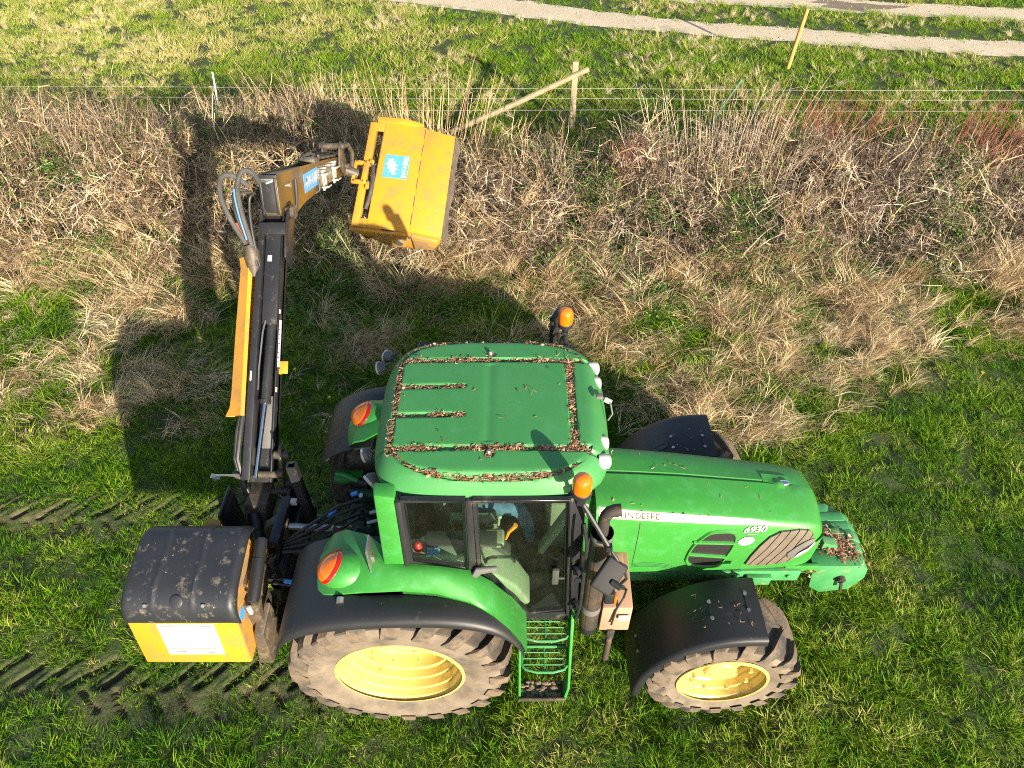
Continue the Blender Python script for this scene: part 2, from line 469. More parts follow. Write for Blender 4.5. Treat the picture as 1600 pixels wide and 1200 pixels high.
def graded(parts, far):
    pts = []
    for a, b, st in parts:
        pts += list(np.arange(a, b - 1e-6, st))
    pts.append(parts[-1][1])
    lo, hi, q, t = [], [], .15, pts[0]
    while t > -far:
        q *= 1.4; t -= q; lo.append(t)
    q, t = .15, pts[-1]
    while t < far:
        q *= 1.4; t += q; hi.append(t)
    return np.array(lo[::-1] + pts + hi)
gx = graded([(-12, -8.2, .12), (-8.2, -6.4, .08), (-6.4, -.3, .030), (-.3, 9.5, .075), (9.5, 14, .15)], 700)
gy = graded([(-4, -1.9, .15), (-1.9, -1.32, .06), (-1.32, -.60, .026), (-.60, .60, .065), (.60, 1.32, .026), (1.32, 5.6, .08), (5.6, 13, .15)], 700)
GX, GY = np.meshgrid(gx, gy)
GZ = H(GX.ravel(), GY.ravel())
nx, ny = len(gx), len(gy)
vv = np.column_stack([GX.ravel(), GY.ravel(), GZ])
ii = (np.arange(ny-1)[:, None] * nx + np.arange(nx-1)[None, :]).ravel()
ff = np.column_stack([ii, ii+1, ii+nx+1, ii+nx])
gm = bpy.data.meshes.new('ground')
gm.from_pydata(vv.tolist(), [], ff.tolist())
gm.shade_smooth()
at_ = gm.attributes.new('soil', 'FLOAT', 'POINT'); at_.data.foreach_set('value', np.clip(print_depth(GX.ravel(), GY.ravel()) * 1.3 + .25 * np.exp(-((np.abs(GY.ravel()) - .95) / .28) ** 2) * (GX.ravel() < -.2) * smoothstep(.35, .6, _n6(GX.ravel(), GY.ravel())), 0, 1).astype(np.float32))
def ground_mat():
    m, nt, p, N, L = _nodes('turf_soil')
    co = N.new('ShaderNodeTexCoord').outputs['Object']
    c = _mix(N, L, _range(N, L, _noise(N, L, co, 2.2, 6), 0.35, 0.62), (0.034, 0.052, 0.012), (0.020, 0.055, 0.006))
    c = _mix(N, L, _range(N, L, _noise(N, L, co, 13.0, 6), 0.56, 0.76), c, (0.12, 0.085, 0.045))
    c = _mix(N, L, _range(N, L, _noise(N, L, co, 70.0, 4), .45, .68), c, (0.075, 0.085, 0.022))
    c = _mix(N, L, _range(N, L, _noise(N, L, co, 48.0, 4), .52, .70), c, (0.016, 0.018, 0.007))
    so = N.new('ShaderNodeAttribute'); so.attribute_name = 'soil'
    c = _mix(N, L, so.outputs['Fac'], c, _mix(N, L, _noise(N, L, co, 40.0, 5), (0.10, 0.068, 0.038), (0.19, 0.135, 0.08)))
    L.new(c, p.inputs['Base Color'])
    p.inputs['Roughness'].default_value = 0.95
    b = N.new('ShaderNodeBump'); b.inputs['Strength'].default_value = 0.7; b.inputs['Distance'].default_value = 0.03
    L.new(_noise(N, L, co, 24.0, 8, 0.7), b.inputs['Height']); L.new(b.outputs['Normal'], p.inputs['Normal'])
    return m
gm.materials.append(ground_mat())
ground = bpy.data.objects.new('ground', gm)
COL.objects.link(ground)
tag(ground, 'turf and bare soil of the field under the tractor and the hedge', None, 'structure')

# the stony farm track beyond the fence: two wheel ruts
def gravel_mat():
    m, nt, p, N, L = _nodes('pale_gravel')
    co = N.new('ShaderNodeTexCoord').outputs['Object']
    c = _mix(N, L, _range(N, L, _noise(N, L, co, 1.1, 5), 0.35, 0.65), (0.58, 0.455, 0.30), (0.66, 0.55, 0.39))
    c = _mix(N, L, _range(N, L, _noise(N, L, co, 30.0, 4), 0.45, 0.7), c, (0.44, 0.37, 0.27))
    c = _mix(N, L, _range(N, L, _noise(N, L, co, 0.55, 3), 0.56, 0.7), c, (0.38, 0.285, 0.18))
    L.new(c, p.inputs['Base Color']); p.inputs['Roughness'].default_value = 0.95
    b = N.new('ShaderNodeBump'); b.inputs['Strength'].default_value = 0.9; b.inputs['Distance'].default_value = 0.02
    L.new(_noise(N, L, co, 40.0, 6, 0.7), b.inputs['Height']); L.new(b.outputs['Normal'], p.inputs['Normal'])
    return m
M['gravel'] = gravel_mat()
RUTS = [
    ([(-30, 29.5), (-14, 23.7), (-7, 21.0), (-2.9, 19.4), (-0.8, 18.62), (2.9, 17.2), (6.4, 16.3), (10.1, 15.42), (13.8, 14.8), (24, 13.2), (40, 11.0)],
     [(-30, 31.3), (-14, 25.2), (-7, 22.5), (-3.0, 20.9), (1.06, 19.39), (3.2, 18.45), (5.2, 17.74), (6.6, 17.36), (9.6, 16.75), (12.2, 16.16), (14.4, 15.97), (24, 14.5), (40, 12.4)]),
    ([(-30, 32.7), (-14, 26.6), (-7, 23.9), (-3, 22.4), (1.2, 20.8), (4.7, 19.39), (6.9, 19.03), (11.1, 18.18), (15.07, 17.31), (24, 15.9), (40, 13.9)],
     [(-30, 34.3), (-14, 28.0), (-7, 25.4), (-3, 23.9), (1.5, 22.2), (5.2, 20.9), (8.0, 20.2), (11.8, 19.2), (15.7, 18.63), (24, 17.2), (40, 15.2)]),
]
def rut_edges(k, x):
    lo, hi = RUTS[k]
    a = np.interp(x, [p[0] for p in lo], [p[1] for p in lo]); b = np.interp(x, [p[0] for p in hi], [p[1] for p in hi])
    return a + 0.14 * (_n2(x, 3.0 + 9*k) - 0.5) + 0.12 * (_n6(x, 7.0 + 9*k) - 0.5), b + 0.16 * (_n2(x, 13.0 + 9*k) - 0.5) + 0.14 * (_n6(x, 23.0 + 9*k) - 0.5)
def on_track(x, y):
    m = np.zeros(np.shape(x), bool)
    for k in range(2):
        a, b = rut_edges(k, x)
        m |= (y > a) & (y < b)
    return m
for k in range(2):
    xs = np.arange(-30, 40, 0.12)
    a, b = rut_edges(k, xs)
    rows = []
    for x, p, q in zip(xs, a, b):
        rows.append([(x, p + (q-p)*t, 0.006 - 0.0 * math.sin(math.pi*t)) for t in (0, 0.33, 0.66, 1)])
    o = MB().grid(rows).obj('gravel_rut', 'gravel', None, smooth=60)
    tag(o, ['pale gravel wheel rut of the farm track nearer the fence', 'pale gravel wheel rut of the farm track farther from the fence'][k], None, 'structure')
M['mudpatch'] = paint('damp_mud', (0.17, 0.125, 0.08), 0.7, vary=(0.23, 0.175, 0.115), vscale=3, bump=0.5, bump_scale=25)
pts = []
for i in range(40):
    t = 2 * math.pi * i / 40
    rr = 1 + 0.28 * math.sin(3*t + 1) + 0.14 * math.sin(7*t)
    pts.append((10.9 + 1.15*rr*math.cos(t), 18.85 - 0.2*math.cos(t) + 0.36*rr*math.sin(t), 0.011))
o = MB().add(pts, [tuple(range(40))]).obj('mud_patch', 'mudpatch', None)
tag(o, 'brown muddy patch in the far gravel rut of the track', None, 'structure')

# ================================================================== PLANTS: clump shapes and scattering
def shape(v, tris, bv):
    return np.array(v, float).reshape(-1, 3), np.array(tris, np.int32).reshape(-1, 3), np.array(bv, np.float32)

def blades(n, rad, h, w, lean, curl, seed, bias=0.0, segs=1, flop=0.0):
    """A tuft of n grass blades; one segment = one triangle per blade."""
    r = np.random.default_rng(seed)
    v, f, bv = [], [], []
    for i in range(n):
        a = r.random() * 2 * math.pi
        q = rad * math.sqrt(r.random())
        bx, by = q * math.cos(a), q * math.sin(a)
        d = a + r.normal(0, 0.9) if bias == 0 else r.normal(0, 1.0 / bias)
        hh = h * (0.45 + 0.75 * r.random())
        ln = lean * (0.3 + 1.1 * r.random())
        t = r.random() * 2 * math.pi
        sx, sy = math.cos(t) * w * 0.5, math.sin(t) * w * 0.5
        k0 = len(v); b = r.random()
        for s in range(segs):
            u = s / segs
            out = hh * (ln * u + curl * u * u)
            z = hh * (u - flop * u * u)
            ww = 1 - 0.3 * u
            px, py = bx + out * math.cos(d), by + out * math.sin(d)
            v += [(px - sx*ww, py - sy*ww, z), (px + sx*ww, py + sy*ww, z)]
            bv += [b, b]
            if s:
                f += [(k0 + 2*s - 2, k0 + 2*s - 1, k0 + 2*s + 1), (k0 + 2*s - 2, k0 + 2*s + 1, k0 + 2*s)]
        out = hh * (ln + curl); z = hh * (1 - flop)
        v.append((bx + out * math.cos(d), by + out * math.sin(d), z)); bv.append(b)
        f.append((k0 + 2*segs - 2, k0 + 2*segs - 1, k0 + 2*segs))
    return shape(v, f, bv)

def sticks(st, seed=0, wide=1.0):
    """Thin tapering ribbons along each path, turned at random."""
    r = np.random.default_rng(seed)
    v, f, bv = [], [], []
    for pts, rs in st:
        d = (pts[-1] - pts[0]).normalized(); o1 = d.orthogonal().normalized(); o2 = d.cross(o1)
        a = r.random() * 6.28; sd = o1 * math.cos(a) + o2 * math.sin(a)
        b = r.random(); k = len(v); m = len(pts)
        for i in range(m - 1):
            v += [tuple(pts[i] - sd * rs[i] * wide), tuple(pts[i] + sd * rs[i] * wide)]; bv += [b, b]
            if i:
                q = k + 2*i
                f += [(q-2, q-1, q+1), (q-2, q+1, q)]
        v.append(tuple(pts[-1])); bv.append(b)
        q = k + 2*(m-1)
        f.append((q-2, q-1, q))
    return shape(v, f, bv)

def sticks_mesh(name, st, mat, bvs=None, n=3):
    v, f, bv = [], [], []
    for si, (pts, rs) in enumerate(st):
        mb = MB(); mb.tube(pts, rs, n=n, caps=False)
        o = len(v); v += mb.v; f += [tuple(i + o for i in q) for q in mb.f]
        bv += [bvs[si] if bvs is not None else random.random()] * len(mb.v)
    me = bpy.data.meshes.new(name)
    me.from_pydata(v, [], f)
    a = me.attributes.new('bv', 'FLOAT', 'POINT'); a.data.foreach_set('value', np.asarray(bv, np.float32))
    me.shade_smooth(); me.materials.append(mat)
    return me

def spray_sticks(seed, length=0.7, ntw=14, r0=0.0045, wob=0.10, twl=0.28, ang=(30, 75)):
    """A branching twig: a crooked stem with side twigs and twiglets."""
    r = np.random.default_rng(seed)
    st = []
    p = Vector((0, 0, 0)); d = Vector((r.normal(0, .12), r.normal(0, .12), 1)).normalized()
    pts = [p.copy()]; ns = 4
    for i in range(ns):
        d = (d + Vector((r.normal(0, wob), r.normal(0, wob), r.normal(0, wob*.5)))).normalized()
        p = p + d * length / ns; pts.append(p.copy())
    st.append((pts, [r0 * (1 - 0.75 * i / ns) for i in range(ns + 1)]))
    for k in range(ntw):
        u = 0.12 + 0.86 * r.random()
        i = min(int(u * ns), ns - 1); q = pts[i].lerp(pts[i+1], u * ns - i)
        dd = (pts[i+1] - pts[i]).normalized()
        a = r.random() * 2 * math.pi; th = R(r.uniform(*ang))
        o1 = dd.orthogonal().normalized(); o2 = dd.cross(o1)
        t = (dd * math.cos(th) + (o1 * math.cos(a) + o2 * math.sin(a)) * math.sin(th)).normalized()
        ln = twl * (0.35 + 0.9 * r.random()) * (1.1 - 0.6 * u)
        m = q + t * ln * 0.5 + Vector((r.normal(0, .02), r.normal(0, .02), r.normal(0, .02)))
        e = m + (t + Vector((r.normal(0, .35), r.normal(0, .35), r.normal(0, .35)))).normalized() * ln * 0.5
        rr = r0 * 0.62 * (1 - 0.4 * u)
        st.append(([q, m, e], [rr, rr * 0.8, rr * 0.35]))
        if r.random() < 0.5:
            e2 = m + (t + Vector((r.normal(0, .8), r.normal(0, .8), r.normal(0, .8)))).normalized() * ln * 0.4
            st.append(([m, e2], [rr * 0.8, rr * 0.35]))
    return st

def leaf_shape(n, rad, size, seed, vert=0.6):
    r = np.random.default_rng(seed)
    v, f, bv = [], [], []
    for i in range(n):
        c = Vector((r.normal(0, rad*.5), r.normal(0, rad*.5), r.normal(0, rad*vert*.5)))
        a = r.random() * 2 * math.pi
        d = Vector((math.cos(a), math.sin(a), r.normal(0, .35))).normalized()
        nn = Vector((r.normal(0, .45), r.normal(0, .45), 1)).normalized()
        s = d.cross(nn).normalized(); nn = s.cross(d)
        l = size * (0.6 + 0.7 * r.random()); w = l * 0.36
        k = len(v)
        v += [tuple(c), tuple(c + d*l*.45 + s*w + nn*l*.12), tuple(c + d*l), tuple(c + d*l*.45 - s*w + nn*l*.12)]
        f += [(k, k+2, k+1), (k, k+3, k+2)]
        bv += [r.random()] * 4
    return shape(v, f, bv)

TRIS = [0]
def scatter(name, shapes, mats, P, rot, scl, idx, tint, parent=None):
    """One 'stuff' mesh: every point carries a turned and scaled clump. mats = one material per shape."""
    P = np.asarray(P, float); rot = np.asarray(rot, float); idx = np.asarray(idx); scl = np.asarray(scl, float); tint = np.asarray(tint, float)
    VV, FF, BB, TT, MI = [], [], [], [], []
    mlist = []
    off = 0
    for k, (v, f, b) in enumerate(shapes):
        s = np.where(idx == k)[0]
        if len(s) == 0:
            continue
        if mats[k] not in mlist:
            mlist.append(mats[k])
        cx, sx = np.cos(rot[s, 0]), np.sin(rot[s, 0]); cy_, sy = np.cos(rot[s, 1]), np.sin(rot[s, 1]); cz, sz = np.cos(rot[s, 2]), np.sin(rot[s, 2])
        Rm = np.empty((len(s), 3, 3))                       # turn about its own z first, then tilt
        A = np.zeros((len(s), 3, 3)); A[:, 0, 0] = cz; A[:, 0, 1] = -sz; A[:, 1, 0] = sz; A[:, 1, 1] = cz; A[:, 2, 2] = 1
        B = np.zeros((len(s), 3, 3)); B[:, 0, 0] = 1; B[:, 1, 1] = cx; B[:, 1, 2] = -sx; B[:, 2, 1] = sx; B[:, 2, 2] = cx
        C = np.zeros((len(s), 3, 3)); C[:, 1, 1] = 1; C[:, 0, 0] = cy_; C[:, 0, 2] = sy; C[:, 2, 0] = -sy; C[:, 2, 2] = cy_
        Rm = B @ C @ A
        w = np.einsum('nij,vj->nvi', Rm, v) * scl[s, None, None] + P[s, None, :]
        VV.append(w.reshape(-1, 3))
        FF.append((f[None] + (np.arange(len(s)) * len(v))[:, None, None]).reshape(-1, 3) + off)
        BB.append(np.tile(b, len(s))); TT.append(np.repeat(tint[s], len(v)))
        MI.append(np.full(len(s) * len(f), mlist.index(mats[k])))
        off += len(s) * len(v)
    V = np.concatenate(VV); F = np.concatenate(FF).astype(np.int32)
    if parent is not None:
        V = V - np.array(parent.location)
    me = bpy.data.meshes.new(name)
    me.vertices.add(len(V)); me.vertices.foreach_set('co', V.astype(np.float32).ravel())
    me.loops.add(F.size); me.loops.foreach_set('vertex_index', F.ravel())
    me.polygons.add(len(F)); me.polygons.foreach_set('loop_start', np.arange(0, F.size, 3, dtype=np.int32))
    me.polygons.foreach_set('material_index', np.concatenate(MI).astype(np.int32))
    for nm, arr in (('bv', np.concatenate(BB)), ('tint', np.concatenate(TT))):
        a = me.attributes.new(nm, 'FLOAT', 'POINT'); a.data.foreach_set('value', arr.astype(np.float32))
    for m in mlist:
        me.materials.append(m)
    me.update()
    TRIS[0] += len(F); print('STUFF', name, len(P), len(F), TRIS[0])
    o = bpy.data.objects.new(name, me); COL.objects.link(o)
    o['kind'] = 'stuff'
    if parent is not None:
        o.parent = parent
    return o

GRASS = [(0.0, (0.014, 0.052, 0.003)), (0.28, (0.048, 0.148, 0.004)), (0.55, (0.130, 0.28, 0.008)), (0.82, (0.31, 0.38, 0.036)), (1.0, (0.60, 0.50, 0.23))]
STRAW = [(0.0, (0.12, 0.08, 0.04)), (0.25, (0.34, 0.235, 0.125)), (0.5, (0.60, 0.45, 0.26)), (0.8, (0.80, 0.65, 0.42)), (1.0, (0.86, 0.76, 0.54))]
TWIGT = [(0.0, (0.035, 0.023, 0.014)), (0.25, (0.14, 0.092, 0.052)), (0.5, (0.33, 0.235, 0.135)), (0.8, (0.66, 0.51, 0.29)), (1.0, (0.76, 0.63, 0.41))]
TWIGG = [(0.0, (0.042, 0.028, 0.022)), (0.3, (0.15, 0.108, 0.08)), (0.55, (0.33, 0.255, 0.19)), (0.85, (0.55, 0.45, 0.345)), (1.0, (0.68, 0.59, 0.47))]
LEAFC = [(0.0, (0.015, 0.05, 0.010)), (0.4, (0.045, 0.13, 0.018)), (0.7, (0.10, 0.22, 0.03)), (1.0, (0.26, 0.30, 0.08))]
M['grass'] = plant_mat('grass_blades', GRASS, 0.5, 0.35, 0.5)
M['straw'] = plant_mat('dry_grass_blades', STRAW, 0.65, 0.3, 0.5)
M['twigt'] = plant_mat('tan_twigs', TWIGT, 0.75, 0.0, 0.45)
M['twigg'] = plant_mat('grey_mauve_twigs', TWIGG, 0.75, 0.0, 0.45)
M['leaf'] = plant_mat('bramble_leaves', LEAFC, 0.4, 0.3, 0.5)

def clumped(n, x0, x1, y0, y1):
    return rng.uniform(x0, x1, n), rng.uniform(y0, y1, n)

LAWN = np.array([(-30, 2.8), (-8, 2.7), (-5.7, 2.55), (-4, 2.3), (-1.8, 2.7), (0.5, 2.7), (2.2, 2.5), (3.9, 1.95), (5.1, 2.7), (6.7, 3.4), (8.3, 3.95), (12, 4.2), (30, 4.3)])
HFRONT = np.array([(-30, 5.6), (-7, 5.5), (-4.2, 5.7), (-2.2, 6.0), (0, 5.75), (2, 5.55), (4, 5.5), (6, 5.9), (8, 5.7), (12, 5.9), (30, 5.8)])
lawn_y = lambda x: np.interp(x, LAWN[:, 0], LAWN[:, 1])
hfront_y = lambda x: np.interp(x, HFRONT[:, 0], HFRONT[:, 1])

# ------------------------------------------------------------------ short grass of the field by the tractor
GT = [blades(50, 0.11, 0.062, 0.0090, 0.95, 0.5, 100 + i) for i in range(5)]
GT += [blades(24, 0.09, 0.12, 0.008, 0.5, 0.8, 120 + i, segs=2, flop=0.25) for i in range(3)]
x, y = clumped(21000, -7.4, 9.2, -3.2, 5.9)
ed = lawn_y(x) + 0.7 * (_n2(x, y) - 0.5) + 0.8 * (_n5(x, y) - 0.5)
rough = smoothstep(-0.3, 0.5, y - ed)
dry = _n1(x + 50, y) * 0.6 + _n5(x, y + 40) * 0.4
keep = rng.random(len(x)) > rough * (0.25 + 0.35 * smoothstep(0.44, 0.60, dry))
keep &= rng.random(len(x)) > 0.95 * smoothstep(0.3, 0.65, print_depth(x, y))
keep &= (y > -1.85) | (rng.random(len(x)) < .4)
bare = smoothstep(0.72, 0.90, _n6(x + 9, y) * 0.5 + _n5(x + 77, y) * 0.5)
keep &= rng.random(len(x)) > bare * 0.85
x, y, rough = x[keep], y[keep], rough[keep]
tr = np.exp(-((np.abs(y) - 0.95) / 0.35) ** 2) * (x < 0.3)
sc = (0.38 + 0.40 * _n5(x + 3, y) + 0.60 * _n6(x + 8, y + 2) + rng.normal(0, .12, len(x))) * (1 - 0.5 * tr) * (1 + 0.35 * rough)
ti = -0.10 + 0.34 * _n5(x, y + 9) + 0.34 * _n6(x + 31, y) + rng.normal(0, .08, len(x)) + 0.10 * _n1(x, y) + .03 * rough
ti = np.where(rng.random(len(x)) < 0.02, 0.66, ti)
n = len(x)
ix = rng.integers(0, 5, n); lg = rng.random(n) < 0.06 + 0.5 * rough; ix = np.where(lg, rng.integers(5, 8, n), ix)
o = scatter('grass', GT, [M['grass']]*8, np.column_stack([x, y, H(x, y) - 0.006]), np.column_stack([rng.normal(0, .12, n), rng.normal(0, .12, n), rng.uniform(0, 6.28, n)]), sc, ix, np.clip(ti, 0, 0.95))
tag(o, 'short green grass of the field around the tractor', 'grass')

# ------------------------------------------------------------------ grass beyond the hedge and along the track
GF = [blades(32, 0.17, 0.115, 0.017, 0.7, 0.5, 140 + i) for i in range(5)]
x, y = clumped(14500, -14, 19, 9.6, 25)
keep = ~(on_track(x, y) & (on_track(x, y - .16) & on_track(x, y + .16) | (rng.random(len(x)) < .45))) & (rng.random(len(x)) < np.interp(y, [9, 15, 21, 31], [1.0, 0.95, 0.9, 0.55]))
x, y = x[keep], y[keep]; n = len(x)
ti = 0.13 + 0.26 * _n1(x, y) + 0.26 * _n5(x, y) + rng.normal(0, .09, n)
ti += 0.06 + 0.16 * smoothstep(0, -7, x) * smoothstep(11, 15, y)
g0 = np.abs((y - rut_edges(0, x)[1])) < 0.9
ti = np.where(g0, ti - 0.12, ti)
sc = (0.65 + 0.55 * _n5(x, y) + rng.normal(0, .12, n)) * np.where(y > 21, 1.5, 1.0) * np.where(g0 | (np.abs(y - rut_edges(0, x)[0]) < 0.5), 0.6, 1.0)
o = scatter('field_grass', GF, [M['grass']]*5, np.column_stack([x, y, np.zeros(n) + H(x, y)]), np.column_stack([rng.normal(0, .12, n), rng.normal(0, .12, n), rng.uniform(0, 6.28, n)]), sc, rng.integers(0, 5, n), np.clip(ti, 0, 0.98))
tag(o, 'yellowish green meadow grass beyond the fence and between the track ruts', 'grass')

# ------------------------------------------------------------------ dry grass
DT = [blades(26, 0.12, 0.38, 0.0092, 0.35, 0.75, 160 + i, bias=1.15, segs=2, flop=0.42) for i in range(5)]
DT += [blades(24, 0.09, 0.48, 0.0085, 0.22, 0.35, 170 + i, bias=1.2, segs=2, flop=0.15) for i in range(3)]
DM = [M['straw']] * 8
cx, cy = clumped(1650, -8.8, 11.8, 1.5, 6.3)
dry = _n1(cx + 50, cy) * 0.5 + _n5(cx, cy + 40) * 0.5
ed = lawn_y(cx) + 0.5 * (_n5(cx, cy) - 0.5)
ok = rng.random(len(cx)) < smoothstep(-0.15, 0.35, cy - ed) * smoothstep(0.36, 0.56, dry + 0.08 * (cx < -3.5) + 0.09 * (cx > 1.0) * (cx < 5.8) - 0.10 * ((cx > -2.8) & (cx < 1.0)) - 0.05 * (cx > 5.5)) * 0.60
cx, cy = cx[ok], cy[ok]; nc = len(cx)
k = rng.integers(4, 12, nc); cid = np.repeat(np.arange(nc), k); n = len(cid)
rr = rng.uniform(.14, .38, nc)[cid] * np.sqrt(rng.random(n)); aa = rng.uniform(0, 6.28, n)
x = cx[cid] + rr * np.cos(aa) * 1.15; y = cy[cid] + rr * np.sin(aa)
dirn = rng.normal(-1.05, 0.65, nc)[cid] + rng.normal(0, 0.6, n)
siz = rng.uniform(.6, 1.1, nc)[cid] * rng.uniform(.8, 1.15, n) * (0.85 + 0.25 * smoothstep(3, 5.5, y))
ti = rng.normal(.27, .15, nc)[cid] + rng.normal(0, .09, n)
# scattered single stalks
sx_, sy_ = clumped(900, -8.8, 11.8, 2.0, 6.2); okk = sy_ > lawn_y(sx_) - .3; sx_, sy_ = sx_[okk], sy_[okk]; m_ = len(sx_)
x = np.concatenate([x, sx_]); y = np.concatenate([y, sy_]); dirn = np.concatenate([dirn, rng.normal(-1.0, .9, m_)]); siz = np.concatenate([siz, rng.uniform(.4, .8, m_)]); ti = np.concatenate([ti, rng.normal(.15, .15, m_)]); n = len(x)
o = scatter('dry_grass', DT, DM, np.column_stack([x, y, H(x, y) - 0.01]),
            np.column_stack([rng.normal(0, .15, n), rng.normal(0, .15, n), dirn]),
            siz, np.where(rng.random(n) < 0.15 + 0.3 * (y > 5), rng.integers(5, 8, n), rng.integers(0, 5, n)), np.clip(ti, 0, 0.85))
tag(o, 'dry straw coloured grass in matted tussocks along the foot of the hedge', 'dry grass')

x, y = clumped(4800, -14, 19, 9.8, 19.5)
dry = _n1(x + 15, y + 7) * 0.6 + _n5(x, y) * 0.4
keep = (rng.random(len(x)) < smoothstep(0.42, 0.70, dry + 0.12 * np.exp(-((x - 7) / 4.0) ** 2 - ((y - 13.2) / 1.6) ** 2)) * 0.8) & ~on_track(x, y - 0.3) & ~on_track(x, y + 0.2)
x, y = x[keep], y[keep]; n = len(x)
o = scatter('meadow_straw', DT, DM, np.column_stack([x, y, H(x, y)]), np.column_stack([rng.normal(0, .15, n), rng.normal(0, .15, n), rng.uniform(0, 6.28, n)]),
            0.30 + 0.35 * rng.random(n), np.where(rng.random(n) < 0.25, rng.integers(5, 8, n), rng.integers(0, 5, n)), np.clip(0.25 + 0.3 * _n5(x, y) + rng.normal(0, .1, n), 0, 0.9))
tag(o, 'pale dead grass standing in patches beyond the wire fence', 'dry grass')

# ------------------------------------------------------------------ the hedge
def HH(x, y):
    f = hfront_y(x)
    t = (y - f) * np.interp(x, [-3.0, -0.5], [1.0, 1.32])
    prof = np.interp(t, [-0.2, 0.35, 1.0, 2.0, 3.1, 3.9, 4.4], [0.12, 0.55, 0.95, 1.2, 1.18, 0.80, 0.2]) * np.interp(x, [-3.0, -0.5], [1.0, 0.86])
    return prof * (0.48 + 0.62 * _n1(x + 8, y) + 0.50 * _n5(x, y))
hedge = thing('hedge', 'long bare winter hedge of tangled brown twigs behind the tractor', 'hedge', (1.0, 7.6, 0))
SP, SM = [], []
for i in range(5):
    SP.append(sticks(spray_sticks(200 + i, 0.58, 12, 0.0088, 0.17, 0.28), i)); SM.append(M['twigt'])
for i in range(5):
    SP.append(sticks(spray_sticks(220 + i, 0.54, 15, 0.0082, 0.15, 0.24, (35, 85)), i)); SM.append(M['twigg'])
for i in range(3):
    SP.append(sticks([([Vector((0, 0, 0)), Vector((.06, .02*i, .28)), Vector((.22, .05, .48)), Vector((.45, .03, .55)), Vector((.68, 0, .46)), Vector((.85, .04, .28))], [.008, .0075, .007, .006, .005, .003])] +
              [([Vector((.1+.13*j, .04, .36 + .05*j - .02*j*j)), Vector((.14+.13*j, .04+.1*(-1)**j, .45 + .05*j - .02*j*j))], [.0035, .0015]) for j in range(5)], i)); SM.append(M['twigt'])
x, y = clumped(19000, -9.6, 12.4, 5.3, 10.3)
f = hfront_y(x)
t = (y - f) * np.interp(x, [-3.0, -0.5], [1.0, 1.32])
hole = smoothstep(0.50, 0.66, _n5(x + 17, y + 5) * .55 + _n2(x + 3, y) * .45)
keep = (t > -0.25) & (t < 4.5) & (rng.random(len(x)) < np.interp(t, [-.25, .4, 3.6, 4.5], [.35, 1, 1, .3]) * (1 - .75 * hole))
x, y = x[keep], y[keep]; n = len(x)
hz = HH(x, y)
u = rng.random(n) ** 0.7
z = np.clip(hz * u - 0.22, 0, None)
grey = rng.random(n) < np.interp(x + 1.5 * (_n4(x, y) - 0.5), [-4, -0.5, 1.5, 6], [0.5, 0.6, 0.8, 0.9])
ix = np.where(grey, rng.integers(5, 10, n), rng.integers(0, 5, n)); ix = np.where((rng.random(n) < 0.03), rng.integers(10, 13, n), ix)
ti = np.where(rng.random(n) < .55, rng.normal(-.12, .10, n), rng.normal(.34, .14, n)) + 0.16 * (_n5(x, y) - .4)
tilt = np.abs(rng.normal(0.75, 0.5, n))
ph = rng.uniform(0, 6.28, n)
o = scatter('twigs', SP, SM, np.column_stack([x, y, z + H(x, y)]), np.column_stack([tilt * np.cos(ph), tilt * np.sin(ph), rng.uniform(0, 6.28, n)]), 0.5 + 0.45 * rng.random(n), ix, np.clip(ti, 0, .9), hedge)
o['label'] = 'tangled bare tan and grey twigs of the hedge'

BR = []
for i in range(6):
    r = np.random.default_rng(290 + i)
    st = []
    for q in range(3):
        d = Vector((r.normal(), r.normal(), abs(r.normal()) * .7 + .25)).normalized(); p = Vector((r.normal(0, .05), r.normal(0, .05), 0)); pts = [p.copy()]
        for k in range(6):
            d = (d + Vector((r.normal(0, .16), r.normal(0, .16), r.normal(0, .12) - .07))).normalized(); p = p + d * .17; pts.append(p.copy())
        st.append((pts, [.0085 - .0011*k for k in range(7)]))
        for k in range(5):
            a = pts[2 + k % 4]; st.append(([a, a + Vector((r.normal(0, .12), r.normal(0, .12), r.normal(.05, .1))), a + Vector((r.normal(0, .2), r.normal(0, .2), r.normal(.12, .12)))], [.006, .0045, .002]))
    BR.append(sticks(st, i))
x, y = clumped(1000, -10, 13, 5.6, 9.7); kk = (y - hfront_y(x)) * np.interp(x, [-3.0, -0.5], [1.0, 1.32]) < 4.0; x, y = x[kk], y[kk]; n = len(x)
o = scatter('branches', BR, [M['twigt'], M['twigg'], M['twigt'], M['twigg'], M['twigt'], M['twigg']], np.column_stack([x, y, np.clip(HH(x, y) * rng.uniform(.3, .85, n) - .1, 0, None)]), np.column_stack([rng.normal(0, .5, n), rng.normal(0, .5, n), rng.uniform(0, 6.28, n)]), rng.uniform(.6, 1.1, n),
            np.where(rng.random(n) < np.interp(x, [-3, 4], [.25, .75]), 1, 0) + 2 * rng.integers(0, 3, n), np.clip(rng.normal(.26, .2, n), 0, .9), hedge)
o['label'] = 'paler thicker branches running through the hedge'

